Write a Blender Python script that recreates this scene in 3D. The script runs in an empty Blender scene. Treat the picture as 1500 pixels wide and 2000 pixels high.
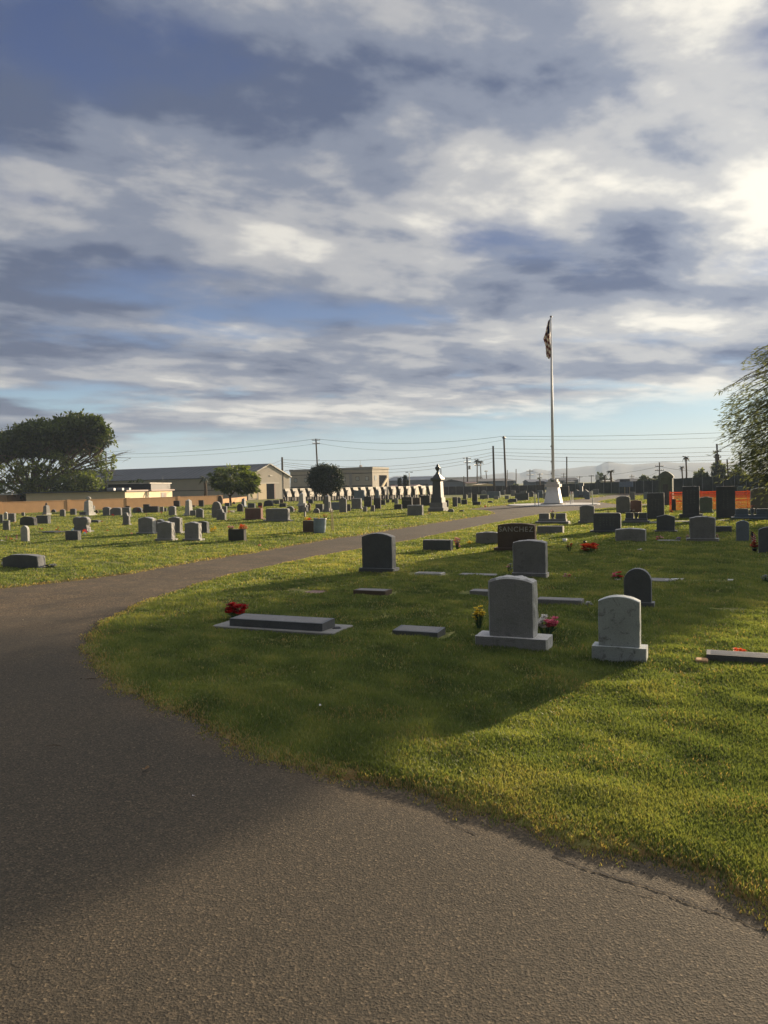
import bpy, bmesh, math, random
import numpy as np
from mathutils import Vector, Matrix, noise as mnoise
random.seed(7); RNG = np.random.default_rng(11)
C = bpy.data.collections.new("scene"); bpy.context.scene.collection.children.link(C)
scn = bpy.context.scene
R = math.radians
# ------------------------------------------------------------------ camera
H = 2.3; F = 1510.0; PITCH = math.atan(52/1510); ROLL = 0.021
fw = Vector((0, math.cos(PITCH), -math.sin(PITCH))); U0 = Vector((0, math.sin(PITCH), math.cos(PITCH))); R0 = Vector((1, 0, 0))
rt = math.cos(ROLL)*R0 - math.sin(ROLL)*U0; up = math.sin(ROLL)*R0 + math.cos(ROLL)*U0
EYE = Vector((0, 0, H))
cam_d = bpy.data.cameras.new("camera"); cam = bpy.data.objects.new("camera", cam_d); C.objects.link(cam)
cam_d.sensor_fit = 'VERTICAL'; cam_d.sensor_height = 36; cam_d.lens = 36*F/2000; cam_d.clip_start = 0.1; cam_d.clip_end = 20000
cam.matrix_world = Matrix(((rt.x, up.x, -fw.x, 0), (rt.y, up.y, -fw.y, 0), (rt.z, up.z, -fw.z, H), (0, 0, 0, 1)))
scn.camera = cam
def ray(px, py): return fw + rt*((px-750)/F) + up*((1000-py)/F)
def gr(px, py, z=0.0):
    d = ray(px, py); t = (z-H)/d.z; return EYE + d*t
def at(px, py, Y):
    d = ray(px, py); return EYE + d*(Y/d.y)
def proj(p):
    v = Vector(p)-EYE; w = v.dot(fw); return 750+F*v.dot(rt)/w, 1000-F*v.dot(up)/w
def hor(px): return 948-(px-750)*ROLL
def gx(px, Y):   # ground point under pixel column px at depth Y
    p = at(px, hor(px)+H*F/Y, Y); return Vector((p.x, p.y, 0))
YAW = R(-23)     # the rows of graves
rowdir = Vector((math.cos(YAW), math.sin(YAW), 0))
# ------------------------------------------------------------------ materials
MAT = {}
def nt(name):
    m = bpy.data.materials.new(name); m.use_nodes = True; t = m.node_tree; t.nodes.clear()
    o = t.nodes.new('ShaderNodeOutputMaterial'); b = t.nodes.new('ShaderNodeBsdfPrincipled'); t.links.new(b.outputs[0], o.inputs[0])
    MAT[name] = m; return m, t, b, o
def N(t, ty, **kw):
    n = t.nodes.new(ty)
    for k, v in kw.items():
        if k.startswith('i_'): n.inputs[k[2:].replace('_', ' ')].default_value = v
        else: setattr(n, k, v)
    return n
def ramp(t, src, stops, interp='LINEAR'):
    r = t.nodes.new('ShaderNodeValToRGB'); r.color_ramp.interpolation = interp
    e = r.color_ramp.elements
    while len(e) < len(stops): e.new(0.5)
    for k, (p, c) in enumerate(stops):
        e[k].position = p; e[k].color = (c[0], c[1], c[2], 1) if not isinstance(c, (int, float)) else (c, c, c, 1)
    t.links.new(src, r.inputs[0]); return r.outputs[0]
def noise(t, scale, detail=4, rough=.55, vec=None, dist=0):
    n = N(t, 'ShaderNodeTexNoise'); n.inputs['Scale'].default_value = scale; n.inputs['Detail'].default_value = detail
    n.inputs['Roughness'].default_value = rough; n.inputs['Distortion'].default_value = dist
    if vec is None:
        tc = N(t, 'ShaderNodeTexCoord'); vec = tc.outputs['Object']
    t.links.new(vec, n.inputs['Vector']); return n.outputs['Fac']
def mixc(t, f, a, b, mode='MIX'):
    m = t.nodes.new('ShaderNodeMix'); m.data_type = 'RGBA'; m.blend_type = mode
    for s, v in ((0, f), (6, a), (7, b)):
        if isinstance(v, (int, float)): m.inputs[s].default_value = v
        elif isinstance(v, tuple): m.inputs[s].default_value = (v[0], v[1], v[2], 1)
        else: t.links.new(v, m.inputs[s])
    return m.outputs[2]
def bump(t, b, h, strength, dist=0.01, chain=None):
    n = t.nodes.new('ShaderNodeBump'); n.inputs['Strength'].default_value = strength; n.inputs['Distance'].default_value = dist
    t.links.new(h, n.inputs['Height'])
    if chain is not None: t.links.new(chain, n.inputs['Normal'])
    if b is not None: t.links.new(n.outputs[0], b.inputs['Normal'])
    return n.outputs[0]
def sc(c, k): return tuple(x*k for x in c)
def simple(name, c, rough=.7, metal=0, var=.25, scale=6, bmp=.15):
    m, t, b, o = nt(name)
    f = noise(t, scale, 5)
    b.inputs['Roughness'].default_value = rough; b.inputs['Metallic'].default_value = metal
    t.links.new(ramp(t, f, [(.3, sc(c, 1-var)), (.7, sc(c, 1+var))]), b.inputs['Base Color'])
    if bmp: bump(t, b, noise(t, scale*6, 3), bmp, .01)
    return m
def stone(name, c, stain=(.05, .045, .035), amt=.5, rough=.75, spk=.35):
    m, t, b, o = nt(name)
    f1 = noise(t, 3.0, 6, .6); f2 = noise(t, 90, 2, .6); f3 = noise(t, 9, 6, .7, dist=.6)
    base = ramp(t, f1, [(.3, sc(c, .8)), (.7, sc(c, 1.15))])
    base = mixc(t, spk, base, ramp(t, f2, [(.38, sc(c, .45)), (.52, c), (.66, sc(c, 1.6))]))
    base = mixc(t, ramp(t, f3, [(.55, 0.), (.72, amt)]), base, stain)
    t.links.new(base, b.inputs['Base Color']); b.inputs['Roughness'].default_value = rough
    n1 = bump(t, None, f3, .35, .02); bump(t, b, f2, .25, .004, n1)
    return m
_stone = stone
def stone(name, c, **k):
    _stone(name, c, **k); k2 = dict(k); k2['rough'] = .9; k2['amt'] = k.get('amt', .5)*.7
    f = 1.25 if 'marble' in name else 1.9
    _stone(name+'_rockface_sunlit', tuple(min(.62, x*f+.02) for x in c), **k2)  # paler copy for the rough sides, lightened so they look sunlit
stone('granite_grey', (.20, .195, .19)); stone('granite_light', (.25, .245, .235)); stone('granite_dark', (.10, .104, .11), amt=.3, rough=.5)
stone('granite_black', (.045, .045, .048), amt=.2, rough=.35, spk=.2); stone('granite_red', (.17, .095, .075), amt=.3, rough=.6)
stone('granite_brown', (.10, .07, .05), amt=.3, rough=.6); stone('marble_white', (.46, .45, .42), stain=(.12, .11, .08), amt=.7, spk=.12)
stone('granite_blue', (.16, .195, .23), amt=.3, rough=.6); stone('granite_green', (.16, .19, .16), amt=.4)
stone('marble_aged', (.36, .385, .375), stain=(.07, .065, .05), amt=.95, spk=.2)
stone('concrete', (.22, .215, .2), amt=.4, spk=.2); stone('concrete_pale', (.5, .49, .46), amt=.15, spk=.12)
simple('paint_white', (.74, .74, .72), .5, var=.06); simple('paint_offwhite', (.55, .52, .46), .6, var=.08)
simple('metal_dark', (.04, .04, .045), .4, .6); simple('metal_grey', (.3, .3, .31), .4, .5)
simple('wood_pole', (.075, .055, .04), .85, scale=2); simple('wood_pale', (.42, .33, .2), .8)
simple('bark', (.10, .07, .045), .95, scale=3, bmp=.6); simple('wire_black', (.02, .02, .02), .6, bmp=0)
simple('tan_wall', (.46, .27, .13), .9, var=.1, scale=1.2); simple('stucco_cream', (.68, .56, .38), .9, var=.07, scale=.8)
simple('stucco_grey', (.30, .29, .28), .9, var=.08, scale=.5); simple('stucco_beige', (.42, .38, .32), .9, var=.08, scale=.5)
simple('roof_dark', (.055, .058, .062), .7, var=.2, scale=.4); simple('roof_grey', (.16, .17, .19), .6, var=.15, scale=.3)
simple('wall_bluegrey', (.14, .17, .22), .8, var=.1, scale=.2); simple('slat_green', (.07, .08, .065), .8, var=.4, scale=.7)
simple('slat_brown', (.085, .078, .072), .8, var=.35, scale=.7); simple('door_dark', (.02, .02, .022), 1); MAT['door_dark'].node_tree.nodes['Principled BSDF'].inputs['Specular IOR Level'].default_value = 0; simple('trim_dark', (.05, .05, .055), .6)
simple('glass_pale', (.4, .42, .42), .2, bmp=0); simple('net_orange', (.85, .19, .06), .6, var=.12); simple('sign_blue', (.2, .25, .33), .6)
simple('barrel_blue', (.23, .30, .38), .45, var=.08); simple('soil', (.14, .09, .055), 1, scale=12, bmp=.5); simple('dry_leaf', (.22, .13, .06), .9)
simple('paper', (.75, .75, .78), .7, bmp=0); simple('letters', (.42, .4, .36), .7, bmp=0); simple('letters_dim', (.17, .17, .165), .8, bmp=0); simple('plastic_green', (.03, .09, .04), .6)
simple('crack_dark', (.03, .026, .022), 1); simple('straw', (.42, .28, .13), .95, var=.4, scale=30); simple('bin_white', (.50, .47, .42), .7, var=.1, scale=2)
FC = {'red': (.55, .02, .02), 'dark_red': (.22, .015, .02), 'orange': (.85, .13, .03), 'yellow': (.9, .7, .08), 'pink': (.75, .16, .25), 'white': (.75, .73, .68),
      'peach': (.75, .33, .2), 'purple': (.32, .18, .5), 'pale_pink': (.7, .4, .42), 'sky': (.3, .6, .8), 'grey': (.35, .37, .36), 'dark': (.03, .035, .05)}
def flower_mat(k):
    n = 'petal_'+k
    if n in MAT: return MAT[n]
    m, t, b, o = nt(n); c = FC[k]
    f = noise(t, 14, 3); t.links.new(ramp(t, f, [(.35, sc(c, .55)), (.65, sc(c, 1.15))]), b.inputs['Base Color']); b.inputs['Roughness'].default_value = .6
    tr = N(t, 'ShaderNodeBsdfTranslucent'); tr.inputs[0].default_value = (*c, 1)
    mx = N(t, 'ShaderNodeMixShader'); mx.inputs[0].default_value = .35
    t.links.new(b.outputs[0], mx.inputs[1]); t.links.new(tr.outputs[0], mx.inputs[2]); t.links.new(mx.outputs[0], o.inputs[0]); return m
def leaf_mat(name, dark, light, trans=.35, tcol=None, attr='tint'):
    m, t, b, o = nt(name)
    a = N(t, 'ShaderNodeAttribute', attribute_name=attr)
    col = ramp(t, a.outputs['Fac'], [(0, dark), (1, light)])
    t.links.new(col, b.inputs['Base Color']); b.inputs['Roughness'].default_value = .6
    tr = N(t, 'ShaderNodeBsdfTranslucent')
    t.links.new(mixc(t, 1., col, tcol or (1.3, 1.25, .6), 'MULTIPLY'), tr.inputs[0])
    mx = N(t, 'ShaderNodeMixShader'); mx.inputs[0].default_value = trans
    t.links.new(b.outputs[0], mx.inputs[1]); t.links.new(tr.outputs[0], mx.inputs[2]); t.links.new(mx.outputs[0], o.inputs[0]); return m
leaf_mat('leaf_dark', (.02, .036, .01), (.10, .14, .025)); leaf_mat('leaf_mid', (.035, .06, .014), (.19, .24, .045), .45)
_m = MAT['net_orange']; _t = _m.node_tree; _o = [n for n in _t.nodes if n.type == 'OUTPUT_MATERIAL'][0]; _b = _t.nodes['Principled BSDF']; _tr = _t.nodes.new('ShaderNodeBsdfTranslucent'); _tr.inputs[0].default_value = (.8, .27, .13, 1); _mx = _t.nodes.new('ShaderNodeMixShader'); _mx.inputs[0].default_value = .42; _t.links.new(_b.outputs[0], _mx.inputs[1]); _t.links.new(_tr.outputs[0], _mx.inputs[2]); _t.links.new(_mx.outputs[0], _o.inputs[0])
leaf_mat('leaf_round', (.012, .022, .01), (.03, .05, .016), .2); leaf_mat('leaf_grey', (.06, .08, .055), (.19, .22, .14), .5)
leaf_mat('leaf_palm', (.02, .03, .015), (.06, .07, .03), .2)
# ------------------------------------------------------------------ mesh helpers
def link(name, verts, faces, mat, parent=None, loc=None, smooth=False, rotz=0):
    me = bpy.data.meshes.new(name); me.from_pydata([tuple(v) for v in verts], [], faces); me.update()
    rock = isinstance(mat, str) and (mat+'_rockface_sunlit') in MAT and name in ('tablet', 'base', 'headstone')
    if mat: me.materials.append(MAT[mat] if isinstance(mat, str) else mat)
    if smooth: me.polygons.foreach_set('use_smooth', [True]*len(me.polygons))
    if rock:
        me.materials.append(MAT[mat+'_rockface_sunlit'])
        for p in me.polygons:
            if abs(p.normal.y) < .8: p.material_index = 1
    o = bpy.data.objects.new(name, me); C.objects.link(o)
    if parent: o.parent = parent
    if loc is not None: o.location = loc
    if rotz: o.rotation_euler = (0, 0, rotz)
    return o
def tag(o, label=None, cat=None, group=None, kind=None):
    if label: o['label'] = label
    if cat: o['category'] = cat
    if group: o['group'] = group
    if kind: o['kind'] = kind
    return o
def empty(name, loc, rotz=0, label=None, cat=None, group=None):
    o = bpy.data.objects.new(name, None); o.empty_display_size = .2; C.objects.link(o); o.location = loc; o.rotation_euler = (0, 0, rotz)
    return tag(o, label, cat, group)
class MB:
    def __init__(s): s.v = []; s.f = []
    def add(s, vs, fs):
        k = len(s.v); s.v += [tuple(v) for v in vs]; s.f += [tuple(i+k for i in f) for f in fs]; return s
    def box(s, x0, x1, y0, y1, z0, z1, bev=0):
        if bev:
            b = bev
            prof = [(x0+b, y0), (x1-b, y0), (x1, y0+b), (x1, y1-b), (x1-b, y1), (x0+b, y1), (x0, y1-b), (x0, y0+b)]
            ins = [(x0+2*b, y0+b), (x1-2*b, y0+b), (x1-b, y0+2*b), (x1-b, y1-2*b), (x1-2*b, y1-b), (x0+2*b, y1-b), (x0+b, y1-2*b), (x0+b, y0+2*b)]
            vs = [(x, y, z0) for x, y in prof]+[(x, y, z1-b) for x, y in prof]+[(x, y, z1) for x, y in ins]
            fs = [tuple(range(7, -1, -1)), tuple(range(16, 24))]
            for L in (0, 8):
                for i in range(8): fs.append((L+i, L+(i+1) % 8, L+8+(i+1) % 8, L+8+i))
            return s.add(vs, fs)
        return s.add([(x0, y0, z0), (x1, y0, z0), (x1, y1, z0), (x0, y1, z0), (x0, y0, z1), (x1, y0, z1), (x1, y1, z1), (x0, y1, z1)],
                     [(0, 3, 2, 1), (4, 5, 6, 7), (0, 1, 5, 4), (1, 2, 6, 5), (2, 3, 7, 6), (3, 0, 4, 7)])
    def frustum(s, w0, d0, z0, w1, d1, z1, cx=0, cy=0):
        vs = [(cx+a*w0/2, cy+b*d0/2, z0) for a, b in ((-1, -1), (1, -1), (1, 1), (-1, 1))]+[(cx+a*w1/2, cy+b*d1/2, z1) for a, b in ((-1, -1), (1, -1), (1, 1), (-1, 1))]
        return s.add(vs, [(0, 3, 2, 1), (4, 5, 6, 7), (0, 1, 5, 4), (1, 2, 6, 5), (2, 3, 7, 6), (3, 0, 4, 7)])
    def tube(s, pts, rads, n=8, cap=True):
        k = len(s.v); pts = [Vector(p) for p in pts]
        for i, p in enumerate(pts):
            d = (pts[min(i+1, len(pts)-1)]-pts[max(i-1, 0)]).normalized()
            a = d.orthogonal().normalized() if abs(d.z) < .98 else Vector((1, 0, 0)); 
            if abs(d.z) < .98: a = d.cross(Vector((0, 0, 1))).normalized()
            b = d.cross(a)
            for j in range(n):
                t = 2*math.pi*j/n; q = p+(a*math.cos(t)+b*math.sin(t))*rads[i]; s.v.append(tuple(q))
        for i in range(len(pts)-1):
            for j in range(n): s.f.append((k+i*n+j, k+i*n+(j+1) % n, k+(i+1)*n+(j+1) % n, k+(i+1)*n+j))
        if cap: s.f.append(tuple(k+j for j in range(n))[::-1]); s.f.append(tuple(k+(len(pts)-1)*n+j for j in range(n)))
        return s
    def lathe(s, prof, n=16, c=(0, 0, 0)):
        k = len(s.v)
        for r, z in prof:
            for j in range(n): t = 2*math.pi*j/n; s.v.append((c[0]+r*math.cos(t), c[1]+r*math.sin(t), c[2]+z))
        for i in range(len(prof)-1):
            for j in range(n): s.f.append((k+i*n+j, k+i*n+(j+1) % n, k+(i+1)*n+(j+1) % n, k+(i+1)*n+j))
        s.f.append(tuple(k+j for j in range(n))[::-1]); s.f.append(tuple(k+(len(prof)-1)*n+j for j in range(n))); return s
    def prism(s, prof, y0, y1):     # prof in x,z, extruded along y
        n = len(prof); k = len(s.v)
        s.v += [(x, y0, z) for x, z in prof]+[(x, y1, z) for x, z in prof]
        s.f.append(tuple(k+i for i in range(n))); s.f.append(tuple(k+n+i for i in range(n))[::-1])
        for i in range(n): s.f.append((k+(i+1) % n, k+i, k+n+i, k+n+(i+1) % n))
        return s
    def build(s, name, mat, parent=None, loc=None, smooth=False, rotz=0): return link(name, s.v, s.f, mat, parent, loc, smooth, rotz)
# ------------------------------------------------------------------ headstones
def outline(kind, w, h, rng):
    P = []; hw = w/2
    if kind == 'flat': P = [(-hw, 0), (hw, 0), (hw, h), (-hw, h)]
    elif kind in ('arch', 'lowarch'):
        r = .10 if kind == 'arch' else .07; P = [(-hw, 0), (hw, 0)]
        for i in range(13): t = 1-2*i/12; P.append((hw*t, h*(1-r)+h*r*(1-t*t)))
    elif kind == 'serp':
        P = [(-hw, 0), (hw, 0), (hw, h*.93), (hw*.94, h*.93)]
        for i in range(13): t = 1-2*i/12; P.append((hw*.86*t, h*.93+h*.07*(math.cos(math.pi*t/1.0)*.5+.5)))
        P += [(-hw*.94, h*.93), (-hw, h*.93)]
    elif kind == 'round':
        P = [(-hw, 0), (hw, 0)]
        k = min(.5*w, .45*h)
        for i in range(15): a = math.pi*i/14; P.append((hw*math.cos(a), h-k+k*math.sin(a)))
    elif kind == 'corner':
        r = .12*min(w, h); P = [(-hw, 0), (hw, 0)]
        for i in range(6): a = math.pi/2*i/5; P.append((hw-r+r*math.cos(a), h-r+r*math.sin(a)))
        for i in range(6): a = math.pi/2+math.pi/2*i/5; P.append((-hw+r+r*math.cos(a), h-r+r*math.sin(a)))
    elif kind == 'peak': P = [(-hw, 0), (hw, 0), (hw, h*.86), (0, h), (-hw, h*.86)]
    elif kind == 'gothic':
        P = [(-hw, 0), (hw, 0)]
        for i in range(8): a = i/7; P.append((hw*math.cos(a*math.pi/2)**.8 if a < 1 else 0, h*.6+h*.4*math.sin(a*math.pi/2)**1.2))
        for i in range(6, -1, -1): a = i/7; P.append((-hw*math.cos(a*math.pi/2)**.8, h*.6+h*.4*math.sin(a*math.pi/2)**1.2))
    elif kind == 'rough':
        P = [(-hw, 0), (hw, 0)]
        pts = [(hw*1.0, .35), (hw*.93, .75), (hw*.7, .93), (hw*.35, .97), (0, 1), (-hw*.4, .96), (-hw*.75, .9), (-hw*.95, .7), (-hw, .3)]
        P += [(x+rng.uniform(-.03, .03)*w, z*h+rng.uniform(-.03, .03)*h) for x, z in pts]
    elif kind == 'scroll':
        P = [(-hw*.92, 0), (hw*.92, 0), (hw*.92, .22*h), (hw*.8, .3*h), (hw*.82, .42*h), (hw*.98, .58*h), (hw, .8*h), (hw*.9, .93*h), (hw*.5, 1*h), (0, .95*h),
             (-hw*.5, 1*h), (-hw*.9, .93*h), (-hw, .8*h), (-hw*.98, .58*h), (-hw*.82, .42*h), (-hw*.8, .3*h), (-hw*.92, .22*h)]
    elif kind == 'step': P = [(-hw, 0), (hw, 0), (hw, h*.7), (hw*.55, h*.74), (hw*.3, h), (-hw*.3, h), (-hw*.75, h*.97), (-hw, h*.9)]
    elif kind == 'slant': P = [(-hw, 0), (hw, 0), (hw*.96, h*.93), (hw*.5, h), (-hw*.5, h), (-hw*.8, h*.86), (-hw, h*.8)]
    elif kind == 'cross':
        a = .3*w; P = [(-a/2, 0), (a/2, 0), (a/2, .5*h), (hw, .5*h), (hw, .74*h), (a/2, .74*h), (a/2, h), (-a/2, h), (-a/2, .74*h), (-hw, .74*h), (-hw, .5*h), (-a/2, .5*h)]
    return P
def slabmesh(P, t, rough, rng, z0=0.0, top_rough=True):
    """outline extruded along y with rock-pitched edges"""
    L = [-.5, -.42, -.2, .05, .28, .43, .5] if rough else [-.5, -.47, .47, .5]
    n = len(P); vs = []; fs = []
    # subdivide long edges for rough
    if rough:
        Q = []
        for i in range(n):
            a = P[i]; b = P[(i+1) % n]; ln = math.dist(a, b); k = max(1, min(9, int(ln/(.09)))) 
            for j in range(k): Q.append((a[0]+(b[0]-a[0])*j/k, a[1]+(b[1]-a[1])*j/k))
        P = Q; n = len(P)
    cx = sum(p[0] for p in P)/n; cz = sum(p[1] for p in P)/n
    for li, l in enumerate(L):
        for (x, z) in P:
            dx, dz = x-cx, z-cz; r = math.hypot(dx, dz) or 1
            if rough: k = rough*t*(rng.uniform(.2, 1) if 0 < li < len(L)-1 else (rng.uniform(-.12, .0))); 
            else: k = 0 if 0 < li < len(L)-1 else -.03*t
            if z <= .001: vs.append((x+(dx/r*k if abs(dx) > 0 else 0), l*t, z0+z))
            else: vs.append((x+dx/r*k, l*t, z0+z+dz/r*k*(1 if top_rough else .2)))
    for li in range(len(L)-1):
        for i in range(n): fs.append((li*n+(i+1) % n, li*n+i, (li+1)*n+i, (li+1)*n+(i+1) % n))
    fs.append(tuple(range(n))); fs.append(tuple((len(L)-1)*n+i for i in range(n))[::-1])
    return vs, fs
def fit(xl, xr, yb):
    P = gr((xl+xr)/2, yb); lo, hi = 0.0, 20.0
    for _ in range(40):
        m = (lo+hi)/2
        if proj(P+rowdir*m/2)[0]-proj(P-rowdir*m/2)[0] > xr-xl: hi = m
        else: lo = m
    return P, lo
def hfit(P, px, yt):
    Y = P.y; return at(px, yt, Y).z
HG = 'headstones standing on the cemetery lawn'
nstones = 0
OVR = {'largest foreground grey granite headstone between yellow flowers and pink tulips': (.62, .225), 'weathered pale marble headstone on a chipped rock-faced base in the sunny foreground': (.765, .27),
       'dark grey arched headstone on a rough base nearest the road bend': (.87, .17), 'grey headstone standing directly in front of the engraved family-name stone': (.95, .19), 'dark round-topped headstone just behind the weathered pale marble one': (.83, .2),
       'broad grey headstone with a pink bunch at each side': (.78, .2), 'tall dark column stone on a base left of the wider netting gap': (.73, .17)}
def headstone(xl, xr, yb, yt, kind, mat, base, label, thick=None, rough=None, tilt=0, cat='headstone', basemat=None, dief=.8, basef=.19, group=HG):
    global nstones; nstones += 1
    if label in OVR: dief, basef = OVR[label]
    rng = random.Random(int(xl*31+yb*7))
    P, w = fit(xl, xr, yb); px = (xl+xr)/2; h = hfit(P, px, yt)
    t = thick if thick else min(.30, max(.13, .28*w))
    if rough is None: rough = .12 if mat.startswith('granite_g') or mat.startswith('granite_l') else .05
    depth = Vector((-math.sin(YAW), math.cos(YAW), 0))
    if base:
        tb = t*1.55
        root = empty('headstone', P+depth*tb/2, YAW, label, cat, group)
        hb = h*basef
        MBb = MB(); vs, fs = slabmesh([(-w/2, 0), (w/2, 0), (w/2, hb), (-w/2, hb)], tb, rough*.6, rng, -.03, False); MBb.add(vs, fs); MBb.build('base', basemat or mat, root)
        vs, fs = slabmesh(outline(kind, w*dief, h-hb, rng), t, rough, rng, hb-.032)
        d = link('tablet', vs, fs, mat, root)
        if tilt: d.rotation_euler = (0, tilt, 0)
        root['wh'] = (w*dief, h, t, hb)
    else:
        root = empty('headstone', P+depth*t/2, YAW, label, cat, group)
        vs, fs = slabmesh(outline(kind, w, h+.04, rng), t, rough, rng, -.04)
        o = link('headstone', vs, fs, mat); bpy.data.objects.remove(root)
        o.location = P+depth*t/2; o.rotation_euler = (0, tilt, YAW); tag(o, label, cat, group); root = o; root['wh'] = (w, h, t, 0)
    return root
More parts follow.
